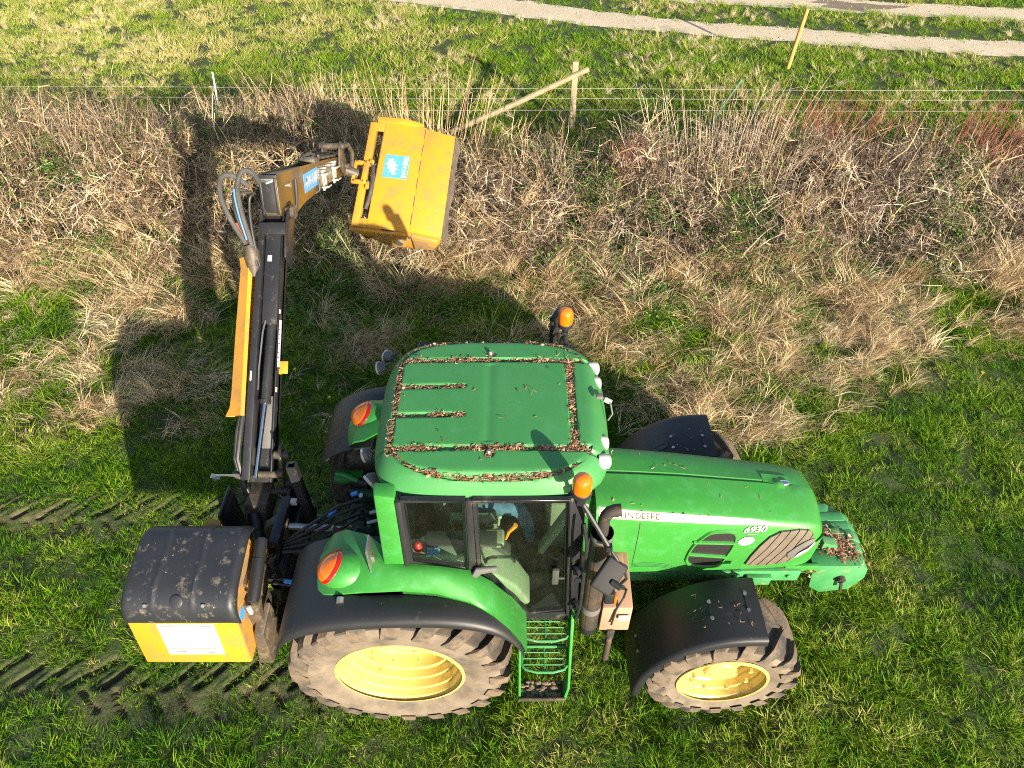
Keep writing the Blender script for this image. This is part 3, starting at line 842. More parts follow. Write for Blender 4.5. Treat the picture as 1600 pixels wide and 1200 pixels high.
# dry grass and old stalks grown into the hedge, strongest on its left
x, y = clumped(1300, -10, 13, 5.2, 6.9)
keep = rng.random(len(x)) < smoothstep(0.35, 0.6, _n1(x, y + 3) * .6 + _n5(x, y) * .4 + 0.12 * smoothstep(0, -4, x) - 0.10 * smoothstep(-1, 3, x)) * np.interp(y - hfront_y(x), [-.3, .8, 2.5, 4], [1, .8, .45, .2])
x, y = x[keep], y[keep]; n = len(x)
o = scatter('hedge_straw', DT, DM, np.column_stack([x, y, np.clip(HH(x, y) * rng.uniform(.2, .8, n) - .15, 0, None)]), np.column_stack([rng.normal(0, .3, n), rng.normal(0, .3, n), rng.normal(-1.0, 1.1, n)]),
            0.6 + 0.5 * rng.random(n), rng.integers(0, 8, n), np.clip(0.0 + 0.35 * _n5(x, y) + rng.normal(0, .1, n), 0, .9), hedge)
o['label'] = 'dry grass stalks grown through the hedge'

# evergreen bramble and ivy leaves in patches
LV = [leaf_shape(18, 0.28, 0.046, 260 + i) for i in range(4)]
x, y = clumped(10500, -9.5, 12.5, 4.2, 10.0)
lf = _n5(x + 91, y + 12) * 0.55 + _n2(x, y) * 0.45
fr = np.exp(-((y - hfront_y(x) + 0.35) / 0.6) ** 2)
keep = rng.random(len(x)) < smoothstep(0.53, 0.72, lf + 0.12 * fr + 0.08 * (x > 4) * fr + 0.06 * (x < -2.5) * (y > hfront_y(x) + .6) - 0.5 * (y > hfront_y(x) + np.interp(x, [-3, -.5], [4.2, 3.2]))) * 0.85 + 0.06 * (y > hfront_y(x))
x, y = x[keep], y[keep]; n = len(x)
hz = np.where(y > hfront_y(x) - .2, HH(x, y), 0.12)
o = scatter('leaves', LV, [M['leaf']]*4, np.column_stack([x, y, hz * rng.uniform(0.35, 1.0, n) + 0.03]), np.column_stack([rng.normal(0, .3, n), rng.normal(0, .3, n), rng.uniform(0, 6.28, n)]), 0.6 + 0.6 * rng.random(n), rng.integers(0, 4, n), np.clip(0.0 + 0.45 * _n2(x, y) + rng.normal(0, .1, n), 0, .95), hedge)
o['label'] = 'green bramble and ivy leaves showing in the hedge'

# pale whippy shoots standing above the hedge
WH = []
for i in range(5):
    r = np.random.default_rng(300 + i)
    st = []
    for k in range(9):
        a = r.random() * 6.28; sp = r.uniform(.02, .32); L0 = r.uniform(.55, 1.15)
        pts = [Vector((math.cos(a)*.05 + sp*math.cos(a)*L0*t + .06*t*t*r.normal(), math.sin(a)*.05 + sp*math.sin(a)*L0*t + .06*t*t*r.normal(), L0*t)) for t in (0, .35, .7, 1)]
        st.append((pts, [.0050, .0045, .0034, .0016]))
        for q in range(3):
            t = r.uniform(.4, .95); b = pts[1].lerp(pts[3], t)
            st.append(([b, b + Vector((r.normal(0, .07), r.normal(0, .07), .07))], [.0026, .0012]))
    WH.append(sticks(st, i))
px_, py_, n = [], [], 0
for cx, cy, sx, sy, k in ((-6.6, 8.9, 1.5, .7, 95), (-4.4, 9.0, 1.0, .6, 75), (-2.6, 9.2, .8, .4, 30), (3.2, 8.0, 1.6, .6, 10), (5.0, 7.8, 1.0, .6, 20), (8.0, 8.0, 1.6, .5, 8), (0.6, 8.0, 1.2, .6, 6), (-8.2, 8.4, 1.0, .6, 12)):
    px_.append(rng.normal(cx, sx, k)); py_.append(np.clip(rng.normal(cy, sy, k), 6.5, 9.9))
xb = rng.uniform(-9, 11.5, 190); yb = hfront_y(xb) + np.interp(xb, [-3.0, -.5], [3.6, 2.7]) + rng.normal(0, .45, 190)
x = np.concatenate(px_ + [xb]); y = np.concatenate(py_ + [yb]); n = len(x)
o = scatter('shoots', WH, [M['twigt'], M['twigg'], M['twigg'], M['twigt'], M['twigg']], np.column_stack([x, y, HH(x, y) * 0.55]), np.column_stack([rng.normal(0, .16, n), rng.normal(0, .2, n), rng.uniform(0, 6.28, n)]), np.where(np.arange(n) >= n - 190, .45, .7) + 0.35 * rng.random(n), rng.integers(0, 5, n), np.clip(rng.normal(0.14, .15, n), 0, .9), hedge)
o['label'] = 'pale thin shoots standing up out of the hedge'

def stem_shrub(name, label, c, n, spread, height, cols, seed, lean=(0, 0), rad=0.35, rads=0.0065, fan=0.5):
    """A clump of upright stems, each a thin tapering cane with a few twiglets."""
    r = np.random.default_rng(seed)
    st, bvs = [], []
    for k in range(n):
        bx, by = r.normal(0, rad), r.normal(0, rad * 0.5)
        L0 = height * r.uniform(.55, 1.1)
        dx, dy = lean[0] + bx / max(rad, .01) * spread + r.normal(0, .07), lean[1] + r.normal(0, .12)
        pts = [Vector((bx + dx*L0*t*(1 + .2*t) + r.normal(0, .012), by + dy*L0*t + r.normal(0, .012), L0*t)) for t in (0, .3, .6, .85, 1)]
        b = r.random()
        st.append((pts, [rads, rads*.9, rads*.75, rads*.5, rads*.3])); bvs.append(b)
        for q in range(int(r.integers(1, 5))):
            t = r.uniform(.1, .95); p = pts[2].lerp(pts[4], t)
            st.append(([p, p + Vector((r.normal(0, .09), r.normal(0, .05), r.uniform(.05, .16)))], [rads*.4, rads*.2])); bvs.append(b)
    m, nt, p, N, L = _nodes(name + '_bark')
    bv = N.new('ShaderNodeAttribute'); bv.attribute_name = 'bv'
    L.new(_mix(N, L, bv.outputs['Fac'], cols[0], cols[1]), p.inputs['Base Color'])
    p.inputs['Roughness'].default_value = 0.6
    me = sticks_mesh(name, st, m, bvs, n=4)
    root = thing(name, label, 'shrub', c)
    o = bpy.data.objects.new('stems', me); COL.objects.link(o); o.parent = root; o['kind'] = 'stuff'
    return root
RED = ((0.15, 0.035, 0.03), (0.36, 0.13, 0.07)); TAN = ((0.36, 0.22, 0.11), (0.62, 0.46, 0.27))
stem_shrub('red_stemmed_shrub', 'wide red stemmed shrub in the hedge right of the tall pale canes', (6.7, 8.7, 0.35), 130, 0.10, 1.2, RED, 41, (0.10, 0.05), 0.80)
stem_shrub('red_stemmed_shrub', 'red and orange stemmed shrub at the right end of the hedge', (9.3, 8.2, 0.35), 120, 0.12, 1.3, RED, 42, (0.22, 0.08), 0.55)
stem_shrub('red_stemmed_shrub', 'small clump of dark red stems in the hedge below the wooden post', (2.9, 7.5, 0.6), 26, 0.10, 0.75, ((0.22, 0.03, 0.03), (0.32, 0.07, 0.05)), 43, (0.05, 0.05), 0.22)
stem_shrub('tan_caned_shrub', 'tall fan of tan canes standing behind the yellow flail head', (-0.95, 9.2, 0.15), 90, 0.16, 1.55, TAN, 44, (0.0, 0.12), 0.75)
stem_shrub('tan_caned_shrub', 'sparse tan canes above the end of the hydraulic arm', (-2.6, 9.2, 0.15), 60, 0.18, 1.5, TAN, 45, (-0.12, 0.15), 0.50)
stem_shrub('pale_caned_shrub', 'thicket of tall pale canes in the hedge right of the wooden post', (4.9, 8.0, 0.3), 110, 0.18, 1.6, ((0.32, 0.24, 0.16), (0.62, 0.50, 0.36)), 46, (0.06, 0.08), 0.75)

# stones along the ruts
ST = []
M['stone'] = paint('grey_stone', (0.30, 0.27, 0.23), 0.9, vary=(0.42, 0.39, 0.34), vscale=20)
for i in range(4):
    bm = bmesh.new(); bmesh.ops.create_icosphere(bm, subdivisions=1, radius=0.03)
    r = np.random.default_rng(330 + i)
    vs2 = [(v.co.x * r.uniform(.7, 1.3), v.co.y * r.uniform(.7, 1.2), v.co.z * r.uniform(.45, .8)) for v in bm.verts]
    bm.verts.index_update()
    ST.append(shape(vs2, [[v.index for v in f.verts] for f in bm.faces], [0.0] * len(vs2))); bm.free()
sx, sy = [], []
for k in range(2):
    x = rng.uniform(-8, 20, 1500); a, b = rut_edges(k, x)
    e = rng.random(1500); t = np.where(e < .5, 1 - np.abs(rng.normal(0, .22, 1500)) + .06, np.where(e < .65, np.abs(rng.normal(0, .15, 1500)) - .04, rng.random(1500)))
    sx.append(x); sy.append(a + (b - a) * t)
x = np.concatenate(sx); y = np.concatenate(sy); n = len(x)
o = scatter('gravel', ST, [M['stone']]*4, np.column_stack([x, y, np.full(n, 0.012)]), rng.uniform(0, 6.28, (n, 3)) * [0.1, 0.1, 1], rng.uniform(.15, .8, n) * rng.uniform(.5, 1.2, n), rng.integers(0, 4, n), np.zeros(n))
tag(o, 'loose grey stones along the edges of the track ruts', 'gravel')

# small yellow flowers in the shaded grass by the cab
FL = MB()
for k in range(5):
    a = k * 6.283 / 5
    FL.add([(0, 0, .09), (.014*math.cos(a-.5), .014*math.sin(a-.5), .094), (.020*math.cos(a), .020*math.sin(a), .092), (.014*math.cos(a+.5), .014*math.sin(a+.5), .094)], [(0, 1, 2, 3)])
FL.tube([(0, 0, 0), (0.005, 0, .088)], .0025, 4)
M['petal'] = paint('yellow_petals', (0.85, 0.65, 0.02), 0.6, vary=(0.8, 0.55, 0.02))
proto = None
for fx, fy, flab in ((-2.0, 3.25, 'tiny yellow flower in the shaded grass farthest behind the cab'), (-2.35, 2.85, 'upper of two tiny yellow flowers close together behind the rear work lamps'), (-2.33, 2.75, 'lower of two tiny yellow flowers close together behind the rear work lamps'), (-1.45, 2.75, 'tiny yellow flower in the shade nearest the far rear mudguard'), (7.2, 3.2, 'tiny yellow flower in sunlit grass right of the bonnet'), (-6.3, 3.9, 'tiny yellow flower in dry grass at the far left')):
    if proto is None:
        proto = FL.obj('yellow_flower', 'petal'); f = proto
    else:
        f = proto.copy(); COL.objects.link(f)
    f.location = (fx, fy, float(H([fx], [fy])[0])); f.scale = (1.25,) * 3
    tag(f, flab, 'flower', None, 'small yellow flowers in the grass')

# ================================================================== THE FENCE
FENCE_Y = 10.7
post = thing('fence_post', 'squared timber fence post with a diagonal brace leaning on it', 'fence post', (2.16, FENCE_Y, 0))
MB().box((2.16, FENCE_Y, 0.70), (0.115, 0.10, 1.42)).obj('post', 'wood', post, bevel=0.006)
br = MB(); br.tube([(-0.35, 10.35, 0.12), (1.0, 10.50, 0.66), (2.42, 10.64, 1.28)], [0.055, 0.055, 0.052], n=8)
br.obj('brace', 'wood', post, label='split timber brace leaning against the post')
rp = MB(); rp.tube([(7.62, 14.05, -0.1), (7.66, 14.02, 0.7), (7.70, 14.0, 1.38)], [0.052, 0.050, 0.047], n=12)
o = rp.obj('round_post', 'peeled'); tag(o, 'leaning round peeled timber post beside the gravel track', 'fence post')
o = MB().tube([(-5.18, FENCE_Y, 0.0), (-5.10, FENCE_Y, 0.6), (-5.03, FENCE_Y, 1.2)], 0.017, 8).obj('fence_stake', 'stake'); tag(o, 'thin pale fence stake standing in the left of the hedge', 'fence stake')
o = MB().tube([(5.0, FENCE_Y - .1, 0.0), (5.2, FENCE_Y - .05, 0.5), (5.5, FENCE_Y, 1.05)], 0.014, 8).obj('fence_stake', 'greenstake'); tag(o, 'thin leaning green stake among the pale canes by the fence', 'fence stake')
for k, (zl, zr, lab) in enumerate(((0.98, 0.82, 'top'), (0.76, 0.64, 'middle'), (0.50, 0.43, 'lowest'))):
    pts = []
    for i in range(25):
        x = -16 + 38 * i / 24
        pts.append((x, FENCE_Y - 0.065, zl + (zr - zl) * i / 24 - 0.02 * math.sin(math.pi * (i % 6) / 6)))
    o = MB().tube(pts, 0.0034, 5).obj('fence_wire', 'wire'); tag(o, lab + ' of the three galvanised fence wires behind the hedge', 'fence wire')

# ================================================================== THE TRACTOR
tractor = thing('tractor', 'green farm tractor with yellow wheels standing on the grass', 'tractor', (0, 0, 0))
T = tractor
NEAR, FAR = -1, 1

def dense(c, n):
    t = np.linspace(0, len(c)-1, n); a = np.array(c, float)
    # Catmull-Rom for a smooth curve through the stations
    out = []
    for q in t:
        i = min(int(q), len(c)-2); u = q - i
        p0, p1, p2, p3 = a[max(i-1, 0)], a[i], a[i+1], a[min(i+2, len(c)-1)]
        out.append(tuple(.5*((2*p1) + (-p0+p2)*u + (2*p0-5*p1+4*p2-p3)*u*u + (-p0+3*p1-3*p2+p3)*u**3)))
    return out

def wheel_frame(c, s):
    return frame(c, (1, 0, 0), (0, 0, 1) if s < 0 else (0, 0, -1))

def tyre_lugs(mb, Tm, R0, half, base, n, delta, s, rb, thick):
    """Chevron tread bars of one tyre, both halves, bent down over the shoulders."""
    dsign = 1 if s < 0 else -1
    for sidez in (1, -1):
        for k in range(n):
            p0 = 2 * math.pi * (k + (0.5 if sidez < 0 else 0)) / n
            rings = []
            for u, rt, rbt, hz in ((0, R0, base, .0), (.3, R0, base, .28), (.6, R0 - .004, base - .004, .58), (.85, R0 - .014, base - .02, .84), (1.0, R0 - .035, base - .055, .97), (1.06, R0 - .095, base - .12, 1.04)):
                ph = p0 + dsign * delta * (u ** 0.9)
                a = thick * (1.0 + 0.35 * u) / R0
                h = sidez * half * hz
                rings.append([(rr * math.cos(ph + q), rr * math.sin(ph + q), h) for q, rr in ((-a*1.25, rbt), (-a*.85, rt), (a*.85, rt), (a*1.25, rbt))])
            if sidez * dsign < 0:
                rings = [r[::-1] for r in rings]
            mb.loft(rings, True, True, Tm)

def make_wheel(part, c, s, R0, half, rimr, n, delta, prof_rim, disc, thick, hubr, hubh):
    Tm = wheel_frame(c, s)
    d = MB().lathe(disc, 40, Tm, caps=True)
    for k in range(8):
        a = 2 * math.pi * (k + .5) / 8; rr = (hubr + disc[0][0]) * 0.56
        d.lathe([(.02, disc[-1][1] - .002), (.02, disc[-1][1] + .03), (.001, disc[-1][1] + .032)], 6, Tm @ Matrix.Translation((rr*math.cos(a), rr*math.sin(a), 0)))
    w = d.obj(part, 'rim', T, smooth=30)
    base = R0 - .056
    tp = [(rimr+.024, half*.70), (rimr+.018, half*.86), (rimr+.10, half*.97), ((rimr+base)/2+.03, half*1.01), (base-.075, half*.985), (base-.022, half*.90), (base, half*.66), (base+.004, 0)]
    tp = tp + [(r, -h) for r, h in tp[-2::-1]]
    MB().lathe(tp, 80, Tm, caps=False).obj('tyre', 'tyre', w, smooth=50)
    MB().lathe([(base - .09, half*.975), (base - .018, half*.905), (base + .004, half*.66), (base + .008, 0), (base + .004, -half*.66), (base - .018, -half*.905), (base - .09, -half*.975)], 80, Tm, caps=False).obj('tread_band', 'treadbase', w, smooth=50)
    mb = MB(); tyre_lugs(mb, Tm, R0, half, base - .004, n, delta, s, rimr, thick)
    mb.obj('tread', 'lug', w, smooth=30)
    MB().lathe(prof_rim, 64, Tm, caps=False).obj('rim', 'rim', w, smooth=25)
    return w

REAR_RIM = [(.505, .292), (.528, .288), (.53, .276), (.512, .262), (.496, .25), (.486, .20), (.470, .19), (.462, .125), (.444, .115), (.438, .05), (.412, .038), (.405, -.06), (.40, -.075)]
REAR_DISC = [(.40, -.075), (.34, -.085), (.30, -.05), (.17, -.05), (.16, -.02), (.09, -.02), (.085, .03), (.001, .03)]
FRONT_RIM = [(.362, .252), (.386, .248), (.388, .238), (.372, .226), (.358, .21), (.350, .155), (.338, .145), (.332, .085), (.315, .07), (.308, .03)]
FRONT_DISC = [(.308, .03), (.26, .035), (.22, .055), (.16, .06), (.145, .065), (.14, .155), (.128, .168), (.001, .170)]
for s in (NEAR, FAR):
    make_wheel('rear_wheel', (0, s * .925, .905), s, .912, .325, .505, 20, .30, REAR_RIM, REAR_DISC, .046, .1, 0)
    make_wheel('front_wheel', (2.685, s * .92, .655), s, .658, .268, .368, 17, .34, FRONT_RIM, FRONT_DISC, .040, .14, 0)

# ---- chassis, engine block, axles (mostly in shade)
ch = MB()
ch.box((1.0, 0, .92), (2.6, .5, .44)); ch.box((2.55, 0, 1.02), (1.85, .44, .42)); ch.box((.0, 0, .93), (.62, .72, .5))
ch.tube([(0, -.75, .905), (0, .75, .905)], .13, 14)
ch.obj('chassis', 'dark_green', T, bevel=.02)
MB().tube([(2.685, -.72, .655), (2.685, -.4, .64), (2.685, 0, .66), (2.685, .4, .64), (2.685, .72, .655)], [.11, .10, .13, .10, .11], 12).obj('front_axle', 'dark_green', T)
rl = MB()
for s in (NEAR, FAR):
    rl.box((2.62, s*.30, .94), (1.75, .05, .16)); rl.box((2.5, s*.335, 1.02), (.9, .03, .06)); rl.box((3.12, s*.34, .92), (.22, .06, .12))
    for k in range(7):
        rl.tube([(1.95 + .24*k, s*.32, .95), (1.95 + .24*k, s*.345, .95)], .022, 6)
rl.obj('frame_rail', 'old_green', T, bevel=.006)
MB().box((3.02, -.385, .90), (.07, .05, .09)).obj('mounting_bracket', 'rust', T, bevel=.005)
MB().tube([(2.72, -.36, .92), (2.72, -.40, .92)], .06, 12).obj('pulley', 'rust', T)
MB().tube([(2.84, -.36, .93), (2.84, -.40, .93)], .045, 12).obj('pulley', 'rust', T)

# ---- bonnet
HY0 = -.03
HS = [(1.58, .385, 2.02, 2.005, 1.14), (1.9, .385, 2.005, 1.975, 1.15), (2.3, .385, 1.975, 1.925, 1.17), (2.7, .38, 1.925, 1.865, 1.18), (3.0, .375, 1.89, 1.82, 1.19),
      (3.22, .368, 1.855, 1.785, 1.20), (3.36, .358, 1.825, 1.755, 1.21), (3.45, .342, 1.785, 1.715, 1.23), (3.495, .318, 1.725, 1.65, 1.26), (3.515, .285, 1.645, 1.57, 1.31)]
def hood_half(x):
    c = [np.interp(x, [h[0] for h in HS], [h[i] for h in HS]) for i in (1, 2, 3, 4)]
    w, t, sh, b = c
    return [(.985*w, b), (w, b+.16), (w, b+.34), (.975*w, sh-.20), (.945*w, sh-.10), (.905*w, sh-.04), (.845*w, sh-.005), (.76*w, sh+.012), (.45*w, (t+sh)/2+.012), (.16*w, t-.004)], t, w
def hood_y(x, z):
    h, t, w = hood_half(x)
    zz = [p[1] for p in h]; yy = [p[0] for p in h]
    return HY0 - float(np.interp(z, zz, yy))
rings = []
for x in list(np.linspace(1.58, 3.22, 18)) + [3.29, 3.36, 3.41, 3.45, 3.475, 3.495, 3.507, 3.515]:
    h, t, w = hood_half(x)
    cre = .016 * np.interp(x, [1.5, 2.0, 3.2, 3.4], [1, 1, .8, 0])
    near = [(x, HY0 - p[0], p[1]) for p in h]
    far = [(x, HY0 + p[0], p[1]) for p in h][::-1]
    rings.append(near + [(x, HY0 + .02, t + .004), (x, HY0 + .045, t - cre)] + far)
hood = MB().loft(rings, True, True).obj('bonnet', 'green', T, smooth=32)

def side_patch(pts, off=.004):
    """Polygon given as (x, z) laid on the near side of the bonnet."""
    return [(x, hood_y(x, z) - off, z) for x, z in pts]
def conform(name, poly, mat, parent, off, thick, smooth=30):
    """Polygon (x, z) wrapped onto the bonnet side with real thickness."""
    bm = bmesh.new()
    bm.faces.new([bm.verts.new((x, 0, z)) for x, z in poly])
    x0, x1 = min(p[0] for p in poly), max(p[0] for p in poly); z0, z1 = min(p[1] for p in poly), max(p[1] for p in poly)
    for ax, a, b, stp in ((0, x0, x1, .05), (2, z0, z1, .035)):
        t = a + stp
        while t < b:
            co = [0, 0, 0]; co[ax] = t; no = [0, 0, 0]; no[ax] = 1
            bmesh.ops.bisect_plane(bm, geom=bm.verts[:] + bm.edges[:] + bm.faces[:], plane_co=co, plane_no=no)
            t += stp
    bd = [e for e in bm.edges if e.is_boundary]
    r = bmesh.ops.extrude_edge_only(bm, edges=bd)
    back = {v for v in r['geom'] if isinstance(v, bmesh.types.BMVert)}
    for v in bm.verts:
        v.co.y = hood_y(v.co.x, v.co.z) - off + (thick if v in back else 0)
    bm.verts.index_update()
    vs_ = [tuple(v.co) for v in bm.verts]; fs_ = [tuple(v.index for v in f.verts) for f in bm.faces]; bm.free()
    return link(name, vs_, fs_, mat, parent, smooth)
def side_strip(top, bot, n=24, off=.004):
    xs = np.linspace(top[0][0], top[-1][0], n)
    rows = []
    for k in range(4):
        rows.append([(x, 0, 0) for x in xs])
    zt = np.interp(xs, [p[0] for p in top], [p[1] for p in top]); zb = np.interp(xs, [p[0] for p in bot], [p[1] for p in bot])
    return [[(x, hood_y(x, b + (t-b)*k/3) - off, b + (t-b)*k/3) for x, t, b in zip(xs, zt, zb)] for k in range(4)]
MB().grid(side_strip([(1.60, 2.01), (2.24, 1.933), (2.7, 1.868), (2.9, 1.838), (3.02, 1.812)], [(1.60, 1.935), (2.24, 1.872), (2.7, 1.826), (2.9, 1.812), (3.02, 1.806)], 30, .006), (0, .003, 0)).obj('stripe', 'cream', hood)
def side_text(name, txt, cx, cz, size, mat, off, tilt=0.0, wide=1.0, **k):
    v, f = text_mesh(txt, size, **k)
    out = []
    for p in v:
        x = cx + p[0] * wide; z = cz + p[1] + tilt * p[0] * wide
        out.append((x, hood_y(x, z) - off, z))
    return link(name, out, f, mat, hood, 0)
side_text('lettering', 'JOHN', 1.785, 1.955, .062, 'ink', .011, -.098, wide=1.18, spacing=1.05, bold=.0005)
side_text('lettering', 'DEERE', 1.990, 1.935, .062, 'ink', .011, -.098, wide=1.12, spacing=1.02, bold=.0005)
side_text('lettering', '6930', 2.885, 1.762, .084, 'white', .008, 0.02, wide=1.12, shear=.2, bold=.0022)
side_text('lettering', 'Premium', 2.88, 1.712, .024, 'white', .007, 0.0)
# round sticker
MB().grid([[(2.842 + r*.064*math.cos(a) + (r*.01*math.sin(a)), hood_y(2.842 + r*.064*math.cos(a), 1.625 + r*.056*math.sin(a)) - .006, 1.625 + r*.056*math.sin(a)) for a in np.linspace(0, 2*math.pi, 25)] for r in (.01, .5, 1)]).obj('sticker', 'white', hood)
# side vent: raised green surround, dark mesh and two blades
VO = [(2.372, 1.36), (2.385, 1.52), (2.43, 1.64), (2.50, 1.735), (2.56, 1.762), (2.70, 1.764), (2.755, 1.72), (2.765, 1.62), (2.735, 1.42), (2.70, 1.28), (2.64, 1.235), (2.50, 1.245), (2.41, 1.28)]
cx_, cz_ = 2.565, 1.50
inn = [(cx_ + (x-cx_)*.86, cz_ + (z-cz_)*.88) for x, z in VO]
VOd = [tuple(p) for p in dense(VO + VO[:1], 60)]; inn = [(cx_ + (x-cx_)*.86, cz_ + (z-cz_)*.88) for x, z in VOd[:-1]]
rows = [[(x, hood_y(x, z) - .002, z) for x, z in VOd], [(cx_+(x-cx_)*.96, hood_y(x, z) - .018, cz_+(z-cz_)*.965) for x, z in VOd], [(cx_+(x-cx_)*.89, hood_y(x, z) - .018, cz_+(z-cz_)*.905) for x, z in VOd], [(x, hood_y(x, z) - .004, z) for x, z in inn + inn[:1]]]
vent = MB().grid(rows).obj('vent', 'green', hood, smooth=50)
def mesh_mat():
    m, nt, p, N, L = _nodes('vent_mesh')
    co = N.new('ShaderNodeTexCoord').outputs['Object']
    w = N.new('ShaderNodeTexWave'); w.inputs['Scale'].default_value = 40; w.bands_direction = 'X'; L.new(co, w.inputs['Vector'])
    w2 = N.new('ShaderNodeTexWave'); w2.inputs['Scale'].default_value = 26; w2.bands_direction = 'Z'; L.new(co, w2.inputs['Vector'])
    mm = N.new('ShaderNodeMath'); mm.operation = 'MAXIMUM'; L.new(w.outputs['Fac'], mm.inputs[0]); L.new(w2.outputs['Fac'], mm.inputs[1])
    L.new(_mix(N, L, _range(N, L, mm.outputs[0], .80, .98), (0.003, 0.003, 0.003), (0.022, 0.02, 0.018)), p.inputs['Base Color'])
    p.inputs['Roughness'].default_value = .6
    return m
M['mesh'] = mesh_mat()
conform('vent_mesh', inn, 'mesh', hood, .004, .006)
for za, zb in ((1.622, 1.602), (1.452, 1.402)):
    xl, xr = (2.405, 2.762) if za > 1.5 else (2.39, 2.735)
    sl = [[(x, hood_y(x, z + za + (zb-za)*(x-xl)/(xr-xl)) - d, z + za + (zb-za)*(x-xl)/(xr-xl)) for x in np.linspace(xl, xr, 6)] for z, d in ((-.012, .004), (-.004, .022), (.012, .020), (.018, .004))]
    MB().grid(sl).obj('vent_blade', 'green', hood, smooth=40)
# grille: dark backing plus slanted slats
GR = [(2.905, 1.285), (2.925, 1.42), (2.965, 1.56), (3.03, 1.68), (3.10, 1.732), (3.25, 1.742), (3.35, 1.722), (3.40, 1.66), (3.36, 1.46), (3.27, 1.325), (3.20, 1.295), (3.05, 1.268)]
gb = conform('grille', GR, 'ink', hood, .004, .006)
def clip_poly(poly, a, b, c):
    out = []
    for i in range(len(poly)):
        p, q = poly[i], poly[(i+1) % len(poly)]
        dp, dq = a*p[0] + b*p[1] - c, a*q[0] + b*q[1] - c
        if dp >= 0: out.append(p)
        if dp * dq < 0:
            t = dp / (dp - dq); out.append((p[0] + t*(q[0]-p[0]), p[1] + t*(q[1]-p[1])))
    return out
for k in range(8):
    lo = 2.76 + .076 * k + .008; hi = lo + .066      # slats lean: constant x - 0.38 (z - 1.3)
    pg = clip_poly(clip_poly(GR, 1, -.38, lo - .38*1.3 + .10), -1, .38, -(hi - .38*1.3 + .10))
    if len(pg) >= 3:
        conform('grille_slat', pg, 'grille', gb, .018, .014)
MB().prism(side_patch([(3.235, 1.40), (3.215, 1.47), (3.27, 1.555), (3.35, 1.62), (3.415, 1.64), (3.43, 1.57), (3.39, 1.49), (3.31, 1.40)], .018), (0, -.012, 0)).obj('headlight', 'lampgrey', hood, bevel=.008)
MB().prism(side_patch([(3.285, 1.41), (3.31, 1.475), (3.375, 1.545), (3.42, 1.60), (3.425, 1.57), (3.385, 1.50), (3.32, 1.42)], .031), (0, -.003, 0)).obj('headlight_glass', 'lampwhite', hood, bevel=.001)
MB().ell((3.20, .015, 1.860), (.055, .03, .018)).obj('badge', 'chrome', hood)
MB().grid([[(x, HY0 - .03 + y, float(np.interp(x, [h[0] for h in HS], [h[2] for h in HS])) - .005 + .028 * math.exp(-((x - 3.16) / .05)**2 - ((y - .06) / .04)**2)) for x in np.linspace(3.02, 3.26, 14)] for y in np.linspace(-.03, .16, 12)]).obj('badge_bump', 'green', hood, smooth=60)
# pale curved lines printed low on the near side
for k in range(4):
    MB().grid(side_strip([(1.93 + .0*k, 1.30 - .02*k), (2.0, 1.315 - .02*k), (2.15, 1.31 - .02*k), (2.26, 1.28 - .02*k), (2.33 - .015*k, 1.235 - .016*k)], [(1.93, 1.292 - .02*k), (2.0, 1.307 - .02*k), (2.15, 1.302 - .02*k), (2.26, 1.272 - .02*k), (2.33 - .015*k, 1.229 - .016*k)], 14, .004)).obj('printed_line', 'roof_green', hood)
conform('panel_gap', [(1.935, 1.30), (1.941, 1.30), (1.941, 1.87), (1.935, 1.87)], 'ink', hood, .0015, .002)
for k in range(16):
    qx = 1.95 + k*.05 + rng.uniform(-.03, .03); qz = float(np.interp(qx, [h[0] for h in HS], [h[3] for h in HS])) - rng.uniform(.0, .012); ql = rng.uniform(.008, .032); qh = rng.uniform(.003, .007)
    conform('paint_chip', [(qx, qz), (qx + ql*.4, qz - qh*.5), (qx + ql, qz - .002), (qx + ql*.8, qz + qh), (qx + ql*.3, qz + qh*.8)], 'grime', hood, .0025, .003)
MB().box((1.70, HY0, 1.55), (.22, .60, .78)).obj('bonnet_shroud', 'black', T, bevel=.02)

# ---- front weights
wt = MB()
WY = [(-.295, -.122), (-.120, -.018), (-.016, .088), (.090, .188), (.190, .286), (.288, .39)]
weights = thing('front_weights', 'stack of weathered green iron weights on the nose of the tractor', 'weight', (3.85, .05, .4))
for k, (a, b) in enumerate(WY):
    f = [0, .02, .03, .025, .0, -.04][k]
    top = 1.055 - (.004 if k % 2 else 0)
    poly = [(3.60, a, top), (4.03 + f, a, top), (4.10 + f, a, top - .05), (4.12 + f, a, .86), (4.04 + f, a, .66), (3.78, a, .60), (3.66, a, .70)]
    if k == 5: poly = [(3.68, a, top), (3.95 + f, a, top), (4.07 + f, a, top - .08), (4.08 + f, a, .86), (4.0 + f, a, .66), (3.78, a, .60), (3.7, a, .70)]
    MB().prism(poly, (0, b - a, 0)).obj('weight', 'old_green', weights, bevel=.004)
MB().box((3.55, .05, .93), (.22, .62, .10)).box((3.50, -.28, 1.0), (.30, .035, .12)).box((3.50, .36, 1.0), (.30, .035, .12)).obj('weight_bracket', 'green', weights, bevel=.008)
MB().tube([(3.90, -.285, .86), (3.90, -.33, .85)], .042, 12).tube([(3.90, -.33, .85), (3.91, -.345, .80), (3.92, -.345, .745)], .016, 8).obj('bolt', 'rust', weights)
MB().prism([(3.72, -.12, 1.06), (3.86, -.12, 1.06), (3.86, -.12, 1.10), (3.72, -.12, 1.15)], (0, .09, 0)).prism([(3.78, .03, 1.055), (3.93, .03, 1.055), (3.93, .03, 1.09)], (0, .07, 0)).obj('hitch_lug', 'old_green', weights, bevel=.006)
MB().tube([(4.00, .0, 1.0), (4.00, .0, 1.062)], .02, 10).obj('hole_plug', 'ink', weights)

